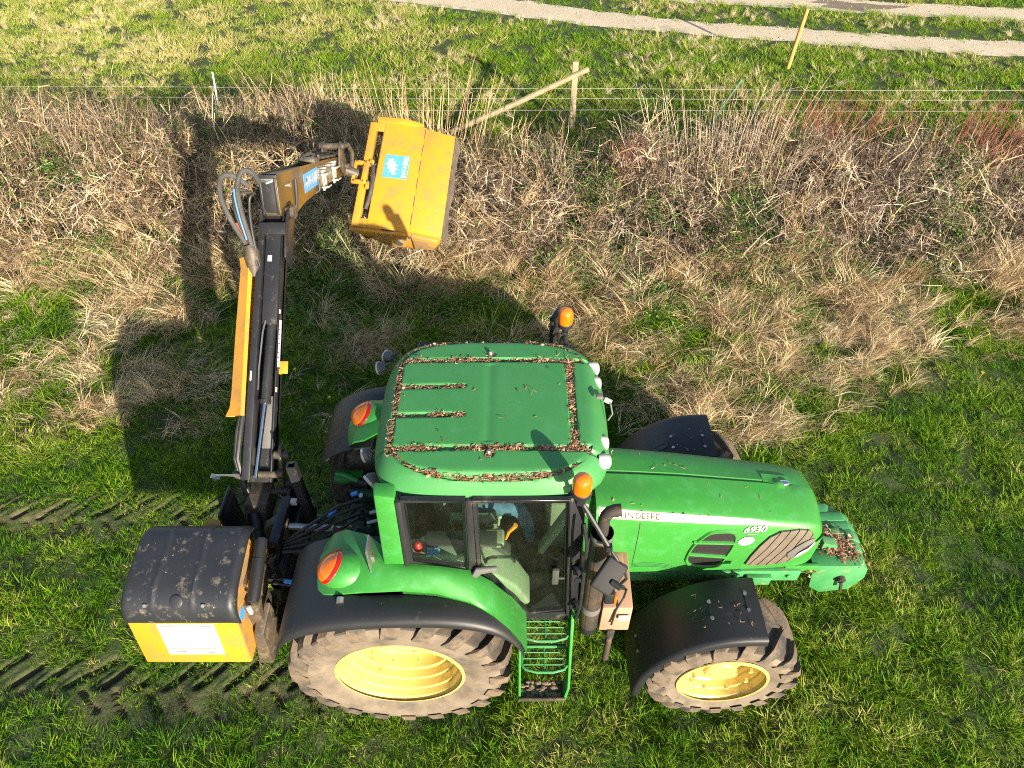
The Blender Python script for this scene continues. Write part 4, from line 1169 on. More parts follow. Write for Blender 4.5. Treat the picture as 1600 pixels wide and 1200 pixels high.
# ---- mudguards
ARC = [(-.905, 1.36), (-.875, 1.48), (-.81, 1.60), (-.70, 1.70), (-.50, 1.79), (-.22, 1.845), (.10, 1.872), (.40, 1.868), (.64, 1.82), (.83, 1.715), (.96, 1.53), (1.005, 1.34)]
for s in (NEAR, FAR):
    rows = []
    for x, z in dense(ARC, 34):
        dq = -.07 * float(smoothstep(-.45, -.1, x))
        rows.append([(x, s*y, z + dz) for y, dz in ((.46, dq - .01), (.70, dq), (.95, dq + .004), (1.10, .0), (1.18, -.004), (1.215, -.014), (1.237, -.034), (1.243, -.060))])
    MB().grid(rows, (0, 0, -.022)).obj('rear_mudguard', 'rubber', T, smooth=60)
    # green inner panel rising to the cab
    GX_ = [-.56, -.50, -.40, -.20, .10, .35, .60, .78, .90, .98, 1.025]
    BY = [.93, .985, 1.0, 1.0, 1.0, 1.02, 1.07, 1.14, 1.19, 1.225, 1.245]; BZ = [1.775, 1.805, 1.84, 1.87, 1.895, 1.895, 1.855, 1.775, 1.67, 1.55, 1.42]
    WY_ = [.50, .48, .47, .56, .845, .848, .858, .872, .885, .895, .90]; WZ = [1.78, 1.85, 1.89, 1.95, 2.01, 1.995, 1.935, 1.77, 1.60, 1.46, 1.37]
    rows = []
    for k in range(len(GX_)):
        r = []
        for u in np.linspace(0, 1, 9):
            y = BY[k] + (WY_[k] - BY[k]) * u
            z = BZ[k] + (WZ[k] - BZ[k]) * (u ** .9) + .035 * math.sin(math.pi * u) * np.interp(GX_[k], [-.56, -.2, .6, 1.0], [.6, 1.2, 1.0, .2])
            r.append((GX_[k] - (.03 * math.sin(math.pi*u) if k == 0 else 0), s*y, z))
        r = [(r[0][0], r[0][1], r[0][2] - .035)] + r
        rows.append(r)
    gp = MB().grid(rows, (0, 0, -.02)).obj('mudguard_panel', 'green', T, smooth=50)
    # raised lamp pod with amber and red lens at its rear
    C = Vector((-.365, s*.80, 1.845)); rx, ry, rz = .205, .165, .125
    ax = Vector((-.86, s*-.05, .50)).normalized()
    o1 = Vector((0, 1, 0)); o1 = (o1 - ax*o1.dot(ax)).normalized(); o2 = ax.cross(o1)
    def ellp(th, ph, k):
        d = ax*math.cos(th) + (o1*math.cos(ph) + o2*math.sin(ph))*math.sin(th)
        return (C.x + rx*k*d.x, C.y + ry*k*d.y, C.z + rz*k*d.z)
    def cap(t0, t1, k, n=8):
        return [[ellp(R(t0 + (t1-t0)*i/n), 2*math.pi*j/28, k) for j in range(29)] for i in range(n+1)]
    MB().grid(cap(40, 130, 1.0, 14)).obj('lamp_pod', 'green', T, smooth=60)
    MB().grid(cap(1, 48, 1.03)).grid([[ellp(R(48), 2*math.pi*j/28, 1.03) for j in range(29)], [ellp(R(50), 2*math.pi*j/28, .99) for j in range(29)]]).obj('indicator_lens', 'amber', T, smooth=60)
    MB().grid([[ellp(R(th), 2*math.pi*j/28, k) for j in range(29)] for th, k in ((47, 1.015), (49, 1.035), (57, 1.03), (59, .99))]).obj('tail_lens', 'redlens', T, smooth=60)
MB().tube([(-.36, -1.03, 1.84), (-.36, -1.07, 1.83)], .028, 12).obj('reflector', 'steel', T)
MB().box((-.14, -.81, 2.04), (.014, .15, .36)).box((-.125, -.80, 2.0), (.02, .03, .08)).obj('number_plate', 'steel', T, bevel=.004, label='thin metal plate standing edge-on on the rear mudguard')
# front mudguards
for s in (NEAR, FAR):
    FP = dense([(2.895, 1.405), (2.77, 1.402), (2.64, 1.385), (2.51, 1.345), (2.38, 1.275), (2.23, 1.150), (2.105, .985), (2.0, .78), (1.955, .56), (1.945, .40)], 34)
    dy_ = 0.0
    if s == FAR:
        FP = [(x - .035, z + .045) for x, z in FP]; dy_ = .045
    rows = []
    for k, (x, z) in enumerate(FP):
        tq = (Vector((*FP[max(k-1, 0)], 0)) - Vector((*FP[min(k+1, 33)], 0))).normalized(); n = Vector((-tq.y, tq.x, 0))
        rows.append([(x + n.x*d, s*(y + dy_), z + n.y*d) for y, d in ((.605, -.04), (.609, -.006), (.62, 0), (.88, .004), (1.115, 0), (1.148, -.006), (1.160, -.026), (1.162, -.06))])
    fg = MB().grid(rows, (0, 0, -.018)).obj('front_mudguard', 'rubber', T, smooth=60)
    for kk, ys in ((3, (.76, .90)), (11, (.80, .94)), (26, (.80, .94))):
        x, z = FP[kk]; tv = (Vector((FP[kk-1][0], 0, FP[kk-1][1])) - Vector((FP[kk+1][0], 0, FP[kk+1][1]))).normalized(); n = Vector((-tv.z, 0, tv.x))
        for y in ys:
            MB().tube([(x, s*y, z), tuple(Vector((x, s*y, z)) + n*.014)], .015, 10).obj('bolt', 'steel', fg)
        p = Vector((x, 0, z)) + n*.002
        MB().prism([tuple(p + Vector((0, s*ys[0], 0)) + tv*.008), tuple(p + Vector((0, s*ys[1], 0)) + tv*.008), tuple(p + Vector((0, s*ys[1], 0)) - tv*.008), tuple(p + Vector((0, s*ys[0], 0)) - tv*.008)], tuple(n*.007)).obj('rib', 'rubber', fg)
    # leaping deer emblem in a rounded recess
    x, z = FP[14]; tq = (Vector((FP[13][0], 0, FP[13][1])) - Vector((FP[15][0], 0, FP[15][1]))).normalized(); nrm = Vector((-tq.z, 0, tq.x))
    Tm = frame(Vector((x, s*.88, z)) + nrm*.004, tq, (0, 1, 0))
    rd = [(.075*math.copysign(abs(math.cos(q))**.5, math.cos(q)), .062*math.copysign(abs(math.sin(q))**.5, math.sin(q)), 0) for q in np.linspace(0, 2*math.pi, 29)[:-1]]
    MB().prism(rd, (0, 0, .004), Tm).obj('emblem', 'black', fg)
    deer = [(-.055, -.012), (-.03, .004), (0, .012), (.03, .010), (.042, .026), (.04, .045), (.047, .032), (.056, .040), (.052, .026), (.062, .018), (.05, .014), (.04, -.002), (.05, -.022), (.036, -.014), (.022, -.008), (-.005, -.006), (-.022, -.016), (-.045, -.038), (-.034, -.016), (-.044, -.008), (-.062, -.022)]
    MB().prism([(x, y, .004) for x, y in deer], (0, 0, .003), Tm).obj('emblem_deer', 'rubber', fg)

# ---- cab
def side_y(z):
    return .80 + (2.70 - z) * .075
DOOR = [(.645, 2.735), (1.30, 2.735), (1.345, 1.40), (1.03, 1.345), (.945, 1.47), (.87, 1.60), (.80, 1.73), (.73, 1.845), (.655, 1.925)]
SIDEW = [(.155, 2.735), (.595, 2.735), (.585, 1.945), (.38, 1.995), (.155, 2.035)]
def inset(poly, d):
    cx = sum(p[0] for p in poly)/len(poly); cz = sum(p[1] for p in poly)/len(poly)
    out = []
    n = len(poly)
    for i in range(n):
        p0, p1, p2 = Vector((*poly[i-1], 0)), Vector((*poly[i], 0)), Vector((*poly[(i+1) % n], 0))
        e1 = (p1-p0).normalized(); e2 = (p2-p1).normalized()
        n1 = Vector((e1.y, -e1.x, 0)); n2 = Vector((e2.y, -e2.x, 0))
        if n1.dot(Vector((cx, cz, 0)) - p1) < 0: n1 = -n1
        if n2.dot(Vector((cx, cz, 0)) - p1) < 0: n2 = -n2
        b = (n1 + n2).normalized(); k = d / max(.4, b.dot(n1))
        q = p1 + b*k; out.append((q.x, q.y))
    return out
def window(name, poly, s, width, label=None):
    inn = inset(poly, width); n = len(poly)
    mb = MB()
    for i in range(n):
        j = (i+1) % n
        P = [poly[i], poly[j], inn[j], inn[i]]
        mb.hexa([(x, s*(side_y(z) + .012), z) for x, z in P] + [(x, s*(side_y(z) - .03), z) for x, z in P])
    fr = mb.obj(name, 'black', T, bevel=.004, seg=1)
    MB().prism([(x, s*(side_y(z) - .004), z) for x, z in inn], (0, -s*.006, 0)).obj('pane', 'glass', fr, smooth=0)
    return fr
for s in (NEAR, FAR):
    d = window('door', DOOR, s, .026)
    MB().box((1.235, s*(side_y(1.9)+.03), 1.90), (.05, .03, .20)).box((1.275, s*(side_y(1.92)+.03), 1.87), (.06, .015, .02)).obj('door_handle', 'darktrim', d, bevel=.008)
    window('side_window', SIDEW, s, .026)
    if s == NEAR:
        MB().prism([(.60, -(side_y(1.95)+.02), 1.90), (.64, -(side_y(1.95)+.02), 1.88), (.68, -(side_y(1.97)+.02), 1.945), (.80, -(side_y(2.0)+.02), 1.985), (.80, -(side_y(2.0)+.02), 2.03), (.64, -(side_y(2.0)+.02), 2.01)], (0, -.03, 0)).obj('window_hinge', 'lampgrey', T, bevel=.01)
    # rear corner pillar (green), rubber strip, front pillar, centre post
    MB().hexa([(-.06, s*.70, 1.86), (.115, s*.70, 1.86), (.115, s*(side_y(1.86)+.004), 1.86), (-.05, s*(side_y(1.86)-.02), 1.86), (-.05 if s < 0 else .0, s*.66, 2.75 if s < 0 else 2.66), (.115, s*.66, 2.75 if s < 0 else 2.66), (.115, s*(side_y(2.75)+.004 - (.06 if s > 0 else 0)), 2.75 if s < 0 else 2.66), (-.03 if s < 0 else .02, s*(side_y(2.75)-.02 - (.06 if s > 0 else 0)), 2.75 if s < 0 else 2.66)]).obj('rear_pillar', 'green', T, bevel=.018)
    MB().hexa([(.117, s*.74, 1.93), (.156, s*.74, 1.93), (.156, s*(side_y(1.93)+.018), 1.93), (.117, s*(side_y(1.93)+.018), 1.93), (.117, s*.70, 2.72), (.156, s*.70, 2.72), (.156, s*(side_y(2.72)+.018), 2.72), (.117, s*(side_y(2.72)+.018), 2.72)]).obj('pillar_trim', 'rubber', T, bevel=.006)
    MB().hexa([(.588, s*.78, 1.90), (.648, s*.78, 1.90), (.648, s*(side_y(1.9)+.006), 1.90), (.588, s*(side_y(1.9)+.006), 1.90), (.597, s*.72, 2.72), (.643, s*.72, 2.72), (.643, s*(side_y(2.72)+.006), 2.72), (.597, s*(side_y(2.72)+.006), 2.72)]).obj('centre_pillar', 'black', T, bevel=.005)
    MB().hexa([(1.347, s*.80, 1.30), (1.45, s*.76, 1.30), (1.45, s*.84, 1.30), (1.347, s*(side_y(1.3)+.006), 1.30), (1.302, s*.70, 2.74), (1.42, s*.66, 2.74), (1.42, s*.74, 2.74), (1.302, s*(side_y(2.72)+.006), 2.74)]).obj('front_pillar', 'black', T, bevel=.012)
    for z in (1.50, 1.95):
        MB().box((1.40, s*(side_y(z) + .015), z), (.07, .05, .05)).tube([(1.40, s*(side_y(z)+.03), z), (1.40, s*(side_y(z)+.055), z)], .016, 8).obj('door_hinge', 'black', T, bevel=.006)
    MB().hexa([(.10, s*.50, 1.15), (1.36, s*.50, 1.15), (1.36, s*.86, 1.15), (.10, s*.84, 1.15), (.10, s*.52, 1.335), (1.36, s*.52, 1.335), (1.36, s*.885, 1.335), (.10, s*.86, 1.335)]).obj('sill', 'black', T, bevel=.01)
# windscreen and rear window
def screen(name, pts_lo, pts_hi, mat='glass'):
    rows = [[tuple(Vector(a).lerp(Vector(b), t)) for a, b in zip(pts_lo, pts_hi)] for t in (0, .5, 1)]
    return MB().grid(rows, (-.006, 0, 0)).obj(name, mat, T, smooth=60)
ang = np.linspace(-1, 1, 13)
screen('windscreen', [(1.58 - .12*a*a, .76*a, 1.62) for a in ang], [(1.54 - .12*a*a, .69*a, 2.70) for a in ang])
screen('rear_window', [(-.06 + .02*a*a, .66*a, 1.98) for a in ang], [(-.035 + .02*a*a, .63*a, 2.70) for a in ang])
MB().box((-.02, 0, 1.80), (.08, 1.0, .36)).obj('rear_panel', 'green', T, bevel=.02)
MB().hexa([(1.42, -.76, 1.15), (1.50, -.74, 1.15), (1.50, .74, 1.15), (1.42, .76, 1.15), (1.44, -.76, 1.62), (1.56, -.72, 1.62), (1.56, .72, 1.62), (1.44, .76, 1.62)]).obj('firewall', 'darktrim', T, bevel=.02)
# interior
MB().box((.72, 0, 1.155), (1.40, 1.56, .05)).obj('cab_floor', 'mat', T)
seat = MB().box((.56, 0, 1.60), (.50, .50, .13)).obj('driver_seat', 'seat', T, bevel=.05, seg=3)
MB().hexa([(.30, -.24, 1.62), (.42, -.24, 1.62), (.42, .24, 1.62), (.30, .24, 1.62), (.16, -.21, 2.28), (.27, -.22, 2.28), (.27, .22, 2.28), (.16, .21, 2.28)]).obj('backrest', 'seat', seat, bevel=.04, seg=3)
MB().box((.52, 0, 1.35), (.34, .34, .36)).obj('seat_base', 'darktrim', seat, bevel=.02)
for y in (-.30, .30):
    MB().box((.60, y, 1.80), (.40, .09, .06)).obj('armrest', 'trim', seat, bevel=.02, seg=3)
con = MB().prism([(.20, -.56, 1.96), (.62, -.56, 1.90), (.78, -.56, 1.80), (.95, -.56, 1.62), (1.06, -.56, 1.36), (1.02, -.56, 1.19), (.20, -.56, 1.19)], (0, -.26, 0)).obj('control_console', 'trim', T, bevel=.03, seg=3)
MB().prism([(.20, .56, 1.96), (.62, .56, 1.90), (.78, .56, 1.80), (.95, .56, 1.62), (1.06, .56, 1.36), (1.02, .56, 1.19), (.20, .56, 1.19)], (0, .26, 0)).obj('side_console', 'trim', T, bevel=.03, seg=3)
MB().box((.72, -.53, 1.86), (.26, .15, .07)).obj('console_armrest', 'trim', con, bevel=.025, seg=3)
MB().box((.52, -.60, 1.955), (.55, .14, .03)).obj('console_top', 'darktrim', con, bevel=.01)
MB().prism([(.74, -.60, 1.80), (.90, -.60, 1.66), (.90, -.60, 1.74), (.78, -.60, 1.86)], (0, .10, 0)).obj('console_cover', 'darktrim', con, bevel=.01)
MB().tube([(.86, -.50, 1.80), (.885, -.50, 1.90), (.94, -.49, 1.98)], [.010, .014, .021], 10).obj('control_lever', 'orange', con)
MB().tube([(.80, -.42, 1.86), (.81, -.42, 1.98)], .010, 8).ell((.812, -.42, 1.99), (.02, .02, .02)).obj('control_lever', 'trim', con)
MB().tube([(.70, -.74, 1.82), (.72, -.74, 1.90), (.76, -.74, 1.925), (.90, -.74, 1.925), (.93, -.74, 1.86)], .013, 8).obj('grab_rail', 'black', con)
dash = MB().hexa([(1.24, -.17, 1.18), (1.44, -.22, 1.18), (1.44, .22, 1.18), (1.24, .17, 1.18), (1.18, -.13, 1.78), (1.38, -.24, 1.92), (1.38, .24, 1.92), (1.18, .13, 1.78)]).obj('dashboard', 'trim', T, bevel=.03, seg=3)
MB().tube([(1.27, 0, 1.72), (1.13, 0, 1.92)], .035, 10).lathe([(.05, -.02), (.06, .0), (.05, .02)], 12, frame((1.12, 0, 1.93), (.8, 0, .6), (0, 1, 0))).obj('steering_column', 'darktrim', dash)
Tw = frame((1.12, 0, 1.94), (.8, 0, .6), (0, 1, 0))
sw = MB().tube([(.19*math.cos(a), .19*math.sin(a), 0) for a in np.linspace(0, 2*math.pi, 33)], .015, 8, T=Tw)
for a in (0, 2.1, 4.2): sw.box((.095*math.cos(a), .095*math.sin(a), 0), (.02, .02, .01), Tw).tube([(0, 0, 0), (.19*math.cos(a), .19*math.sin(a), 0)], .010, 6, T=Tw)
sw.obj('steering_wheel', 'darktrim', dash)
MB().hexa([(1.12, -.46, 1.52), (1.17, -.46, 1.49), (1.38, -.40, 1.93), (1.33, -.40, 1.96), (1.12, -.37, 1.54), (1.17, -.37, 1.51), (1.38, -.31, 1.95), (1.33, -.31, 1.98)]).obj('side_armature', 'trim', dash, bevel=.02, seg=3)
MB().box((1.10, -.12, 1.22), (.10, .09, .03)).box((1.10, -.25, 1.22), (.10, .09, .03)).obj('pedal', 'black', T, bevel=.01)
MB().tube([(.98, -.60, 1.20), (1.20, -.45, 1.21), (1.30, -.52, 1.20)], .016, 6).obj('floor_cable', 'blackhose', T)

# ---- roof
RX0, RX1, RYB = -.085, 1.60, .775
ra, rb_, rcx = (RX1 - RX0)/2, RYB, (RX0 + RX1)/2
NG = 150
u = np.linspace(-1, 1, NG); U, V = np.meshgrid(u, u, indexing='ij')
nn = 4.6
mx = np.maximum(np.abs(U), np.abs(V)); den = (np.abs(U)**nn + np.abs(V)**nn) ** (1/nn)
fsc = np.where(mx > 0, mx / np.maximum(den, 1e-9), 1.0)
X = rcx + ra * U * fsc; Y = rb_ * V * fsc * (1 - .0 * X)
X = X + .02 * (1 - V**2) * (U > 0) * U
rho = mx
def rbox(x, y, x0, x1, y0, y1, r):
    cx, cy = (x0+x1)/2, (y0+y1)/2; hx, hy = (x1-x0)/2 - r, (y1-y0)/2 - r
    qx, qy = np.abs(x-cx) - hx, np.abs(y-cy) - hy
    return np.hypot(np.maximum(qx, 0), np.maximum(qy, 0)) + np.minimum(np.maximum(qx, qy), 0) - r
def dpanel(x, y, x0, x1, yin, yout):
    """D-shaped panel: straight inner edge at yin, bowed outer edge reaching yout."""
    cx = (x0+x1)/2; hx = (x1-x0)/2
    q = np.clip(np.abs((x-cx)/hx), 0, 1)
    bow = yin + (yout-yin) * (1 - q**3.2) ** .6
    sgn = np.sign(yout - yin)
    return np.maximum(sgn*(y - bow), sgn*(yin - y)) + np.where(np.abs(x-cx) > hx, np.abs(x-cx) - hx, 0)
mid = rbox(X, Y, .068, 1.322, -.432, .418, .035)
slot = np.minimum(rbox(X, Y, -.1, .565, .120, .172, .012), rbox(X, Y, -.1, .565, -.172, -.120, .012))
mid = np.maximum(mid, -slot)
dn = dpanel(X, Y, .105, 1.44, -.482, -.668)
df = dpanel(X, Y, .085, 1.435, .468, .655)
bolt_d = np.minimum(np.hypot(X - .75, Y + .505), np.hypot(X - .74, Y - .51)) - .038
panel = np.maximum(np.minimum(np.minimum(mid, dn), df), -bolt_d)
tray = np.minimum(rbox(X, Y, .032, 1.385, -.50, .48, .03), np.minimum(dpanel(X, Y, .058, 1.472, -.42, -.712), dpanel(X, Y, .035, 1.47, .42, .698)))
tray = np.minimum(tray, np.minimum(rbox(X, Y, 1.3, 1.70, -.50, -.462, .015), rbox(X, Y, 1.3, 1.70, .44, .478, .015)))
tray = np.minimum(tray, np.minimum(rbox(X, Y, -.2, .2, -.46, -.432, .01), rbox(X, Y, -.2, .2, .40, .43, .01)))
dome = 2.885 - .020 * ((X - rcx)/ra)**2 - .022 * (Y/rb_)**2
edge = np.clip((rho - .80) / .20, 0, 1)
Zr = dome - .155 * edge ** 2.6
inside = 1 - smoothstep(-.012, .006, tray)
groove = inside * smoothstep(-.004, .014, panel)
Zr = Zr - .024 * groove
Zr = Zr - .006 * np.exp(-((X - .74) / .035)**2) * (mid < -.03)
verts = np.column_stack([X.ravel(), Y.ravel(), Zr.ravel()])
ii = (np.arange(NG-1)[:, None]*NG + np.arange(NG-1)[None, :]).ravel()
faces = np.column_stack([ii, ii+NG, ii+NG+1, ii+1]).tolist()
rim_idx = [i*NG for i in range(NG)] + [(NG-1)*NG + j for j in range(1, NG)] + [i*NG + NG-1 for i in range(NG-2, -1, -1)] + [j for j in range(NG-2, 0, -1)]
vl = [tuple(p) for p in verts]; o0 = len(vl)
vl += [(rcx + (vl[i][0]-rcx)*.995, vl[i][1]*.995, vl[i][2] - .035) for i in rim_idx]
vl += [(rcx + (vl[i][0]-rcx)*.94, vl[i][1]*.93, 2.675) for i in rim_idx]
m_ = len(rim_idx)
for k in range(m_):
    q = (k+1) % m_
    faces.append((rim_idx[k], rim_idx[q], o0+q, o0+k)); faces.append((o0+k, o0+q, o0+m_+q, o0+m_+k))
faces.append(tuple(range(o0+m_, o0+2*m_)))
roof = link('roof', vl, faces, 'roof_green', T, 40)
for bx, by in ((.75, -.505), (.74, .51)):
    MB().lathe([(.030, 0), (.030, .012), (.02, .02), (.018, .045), (.010, .055), (.001, .057)], 12, Matrix.Translation((bx, by, 2.845))).obj('lifting_bolt', 'steel', roof)
MB().box((1.56, .03, 2.885), (.05, .04, .03)).tube([(1.58, .03, 2.88), (1.64, -.01, 2.86), (1.655, -.07, 2.80), (1.62, -.10, 2.76)], .008, 6).obj('cable_connector', 'lampgrey', roof, bevel=.004)
MB().tube([(1.60, .02, 2.865), (1.65, .0, 2.85)], .02, 8).obj('connector_cap', 'lampwhite', roof)

# ---- lamps
def work_lamp(c, d, r, small=False):
    Tm = frame(c, Vector(d).orthogonal(), Vector(d).cross(Vector(d).orthogonal()))
    b = MB().lathe([(.001, -r*1.15), (r*.45, -r*1.1), (r*.85, -r*.6), (r*.98, -.02), (r*.98, 0)], 20, Tm).obj('work_lamp', 'lampgrey', T)
    MB().lathe([(r*.98, 0), (r*1.04, .0), (r*1.04, r*.30), (r*.92, r*.36), (r*.86, r*.28)], 24, Tm, caps=False).obj('lamp_rim', 'lampwhite', b)
    MB().lathe([(r*.88, r*.26), (r*.5, r*.33), (.001, r*.36)], 20, Tm).obj('lamp_glass', 'lampgrey' if small else 'lampwhite', b)
    MB().tube([tuple(Vector(c) - Vector(d).normalized()*r*.6), (c[0] + (.10 if c[0] < 1 else -.06), c[1], c[2] + .06)], .012, 6).obj('lamp_stalk', 'black', b)
work_lamp((-.185, -.265, 2.56), (-1, -.12, -.25), .055)
work_lamp((-.115, -.50, 2.55), (-.75, -.65, -.35), .058)
work_lamp((-.19, .64, 2.60), (-1, .1, -.25), .055)
work_lamp((-.14, .78, 2.60), (-.8, .6, -.3), .055)
for y in (.46, .29, -.32, -.49):
    Tm = frame((1.538, y, 2.762), (0, 1, 0), (0, 0, 1))
    b = MB().lathe([(.054, -.02), (.056, .03), (.050, .055), (.03, .068), (.001, .070)], 20, Tm).obj('front_lamp', 'lampwhite', T)
# beacons
def beacon(c, post, r):
    b = MB().lathe([(r*1.02, -.035), (r*1.06, -.02), (r*1.06, .0), (r*.98, .005)], 24, Matrix.Translation(c)).obj('beacon', 'rubber', T)
    MB().lathe([(r*.97, .004), (r, .03), (r*1.0, .075), (r*.93, .105), (r*.75, .128), (r*.45, .143), (.001, .148)], 28, Matrix.Translation(c)).obj('beacon_dome', 'amber', b, smooth=60)
    MB().tube([tuple(Vector(c) + Vector((0, 0, -.03))), post[0], post[1]], .016, 8).box(post[0], (.05, .05, .05)).obj('beacon_stalk', 'black', b)
beacon((1.365, -.855, 2.915), [(1.365, -.855, 2.80), (1.38, -.78, 2.72)], .066)
beacon((1.36, .945, 2.84), [(1.36, .945, 2.72), (1.36, .80, 2.66)], .063)

M['mirrorback'] = paint('mirror_back_plastic', (0.012, 0.012, 0.014), 0.65, vary=(0.018, 0.018, 0.02), dirt=(0.06, 0.05, 0.04), dirt_cut=(.6, .85), spec=.25)
# ---- near mirror and its arm
arm = MB().tube([(1.37, -.855, 2.79), (1.50, -.95, 2.585), (1.56, -1.0, 2.49)], .018, 8).tube([(1.56, -1.0, 2.49), (1.62, -1.04, 2.40), (1.69, -1.10, 2.31), (1.70, -1.115, 2.25), (1.66, -1.12, 2.18)], .011, 8).box((1.57, -1.01, 2.475), (.04, .04, .05)).obj('mirror_arm', 'black', T)
Tm = frame((1.575, -1.12, 2.30), (.84, -.12, -.30), (-.02, .62, .78)) @ Matrix.Rotation(R(-14), 4, 'Z')
MB().box((0, 0, 0), (.165, .25, .045), Tm).obj('mirror_housing', 'mirrorback', arm, bevel=.018, seg=3)
MB().tube([tuple(Tm @ Vector((.03, -.02, .02))), tuple(Tm @ Vector((.10, -.02, .05)))], .022, 10).obj('mirror_clamp', 'black', arm)
MB().box((1.60, -1.14, 2.05), (.07, .05, .13)).obj('marker_lamp', 'rubber', arm, bevel=.01)
MB().box((1.64, -1.15, 2.05), (.02, .045, .10)).obj('marker_lens', 'amber', arm, bevel=.006)
# far mirror
arm = MB().tube([(1.37, .86, 2.66), (1.36, 1.10, 2.55), (1.35, 1.14, 2.45)], .016, 8).obj('mirror_arm', 'black', T)
MB().box((0, 0, 0), (.035, .17, .34), Matrix.Translation((1.29, 1.15, 2.62)) @ Matrix.Rotation(R(-25), 4, 'Z')).obj('mirror_housing', 'rubber', arm, bevel=.012)
MB().box((-.020, 0, 0), (.004, .15, .31), Matrix.Translation((1.29, 1.15, 2.62)) @ Matrix.Rotation(R(-25), 4, 'Z')).obj('mirror_glass', 'chrome', arm)
# grab bar beside the door
MB().tube([(1.40, -.90, 2.60), (1.425, -.97, 2.45), (1.43, -1.0, 1.7), (1.42, -.95, 1.35), (1.40, -.90, 1.30)], .013, 8).obj('grab_rail', 'black', T)

# ---- exhaust with perforated shield
def perf_mat():
    m, nt, p, N, L = _nodes('perforated_shield')
    co = N.new('ShaderNodeTexCoord').outputs['Object']
    v = N.new('ShaderNodeTexVoronoi'); v.inputs['Scale'].default_value = 60; v.inputs['Randomness'].default_value = 0.15; L.new(co, v.inputs['Vector'])
    f = _range(N, L, v.outputs['Distance'], .28, .40)
    c = _mix(N, L, _range(N, L, _noise(N, L, co, 6), .45, .7), (0.055, 0.05, 0.046), (0.13, 0.08, 0.045))
    L.new(_mix(N, L, f, (0.012, 0.011, 0.010), c), p.inputs['Base Color']); p.inputs['Roughness'].default_value = .5; p.inputs['Metallic'].default_value = .3
    return m
M['perf'] = perf_mat()
EX, EY = 1.54, -.865
ex = MB().tube([(EX, EY, 1.04), (EX, EY, 1.14)], .074, 20).tube([(EX, EY, 1.14), (EX, EY, 1.30)], .070, 20).obj('exhaust', 'black', T)
MB().tube([(EX, EY, 1.14), (EX, EY, 2.44)], .078, 24, caps=False).obj('heat_shield', 'perf', ex)
MB().tube([(EX, EY, 1.38), (EX, EY, 1.46)], .081, 24).tube([(EX, EY, 2.40), (EX, EY, 2.45)], .081, 24, caps=False).obj('shield_band', 'lampgrey', ex)
pth = [(EX, EY, 2.30), (EX, EY, 2.60), (EX+.008, EY, 2.645), (EX+.030, EY, 2.685), (EX+.065, EY, 2.705), (EX+.105, EY, 2.71)]
MB().tube(pth, [.041, .041, .042, .043, .043, .043], 18, caps=False).tube([tuple(Vector(p) ) for p in pth[2:]], [.037]*4, 18, caps=False).obj('tail_pipe', 'rust', ex)
MB().box((EX - .09, EY + .05, 1.75), (.12, .06, .05)).box((EX - .07, EY + .05, 1.20), (.12, .06, .05)).obj('exhaust_bracket', 'black', ex, bevel=.006)

# ---- battery box and steps
bb = MB().hexa([(1.62, -.93, 1.12), (1.865, -.93, 1.12), (1.88, -.35, 1.12), (1.69, -.35, 1.12), (1.625, -.92, 1.475), (1.865, -.92, 1.475), (1.88, -.35, 1.475), (1.705, -.35, 1.475)]).obj('battery_box', 'tan', T, bevel=.012)
MB().box((1.79, -.48, 1.476), (.09, .16, .012)).obj('box_panel', 'tan', bb, bevel=.006)
MB().box((1.73, -.66, 1.49), (.05, .05, .03)).obj('box_catch', 'rust', bb, bevel=.006)
MB().tube([(1.83, -.76, 1.48), (1.79, -.86, 1.52), (1.73, -.93, 1.46), (1.71, -.95, 1.26)], .009, 6).obj('box_cable', 'blackhose', bb)
MB().box((1.80, -.942, 1.36), (.09, .02, .06)).obj('box_label', 'lampwhite', bb, bevel=.004)
MB().box((1.72, -.92, 1.08), (.06, .06, .12)).tube([(1.72, -.93, 1.06), (1.70, -1.0, .76)], .028, 10).obj('support_leg', 'rust', bb, bevel=.006)
st = MB()
st.hexa([(.965, -.80, 1.35), (.985, -.80, 1.35), (.985, -.90, 1.35), (.965, -.90, 1.35), (.965, -1.06, .44), (.985, -1.06, .44), (.985, -1.24, .44), (.965, -1.24, .44)])
st.obj('step_side', 'green', T, bevel=.004)
MB().hexa([(1.385, -.74, 1.36), (1.41, -.74, 1.36), (1.41, -.92, 1.36), (1.385, -.92, 1.36), (1.375, -1.02, .62), (1.40, -1.02, .62), (1.40, -1.20, .62), (1.375, -1.20, .62)]).hexa([(1.375, -1.02, .62), (1.40, -1.02, .62), (1.40, -1.20, .62), (1.375, -1.20, .62), (1.34, -1.10, .45), (1.365, -1.10, .45), (1.365, -1.24, .45), (1.34, -1.24, .45)]).obj('step_side', 'green', T, bevel=.004)
for yi, yo, z, x0, x1 in ((-.80, -1.01, 1.12, .995, 1.375), (-.93, -1.14, .83, .995, 1.37)):
    tr = MB()
    lp = [(x0, yi, z), (x0 - .005, yo + .05, z), (x0 + .03, yo + .01, z), (x0 + .12, yo - .012, z), (x1 - .12, yo - .012, z), (x1 - .03, yo + .01, z), (x1 + .005, yo + .05, z), (x1, yi, z), (x0, yi, z)]
    tr.tube(lp, .012, 8)
    for k in range(1, 4):
        tr.tube([(x0, yi + (yo-yi)*k/4, z), (x1, yi + (yo-yi)*k/4, z)], .006, 5)
    tr.tube([((x0+x1)/2, yi, z - .004), ((x0+x1)/2, yo - .01, z - .004)], .009, 6)
    tr.obj('step_tread', 'old_green', T)
    MB().box(((x0+x1)/2, yi + .012, z - .03), (x1-x0, .02, .07)).obj('step_riser', 'green', T, bevel=.004)
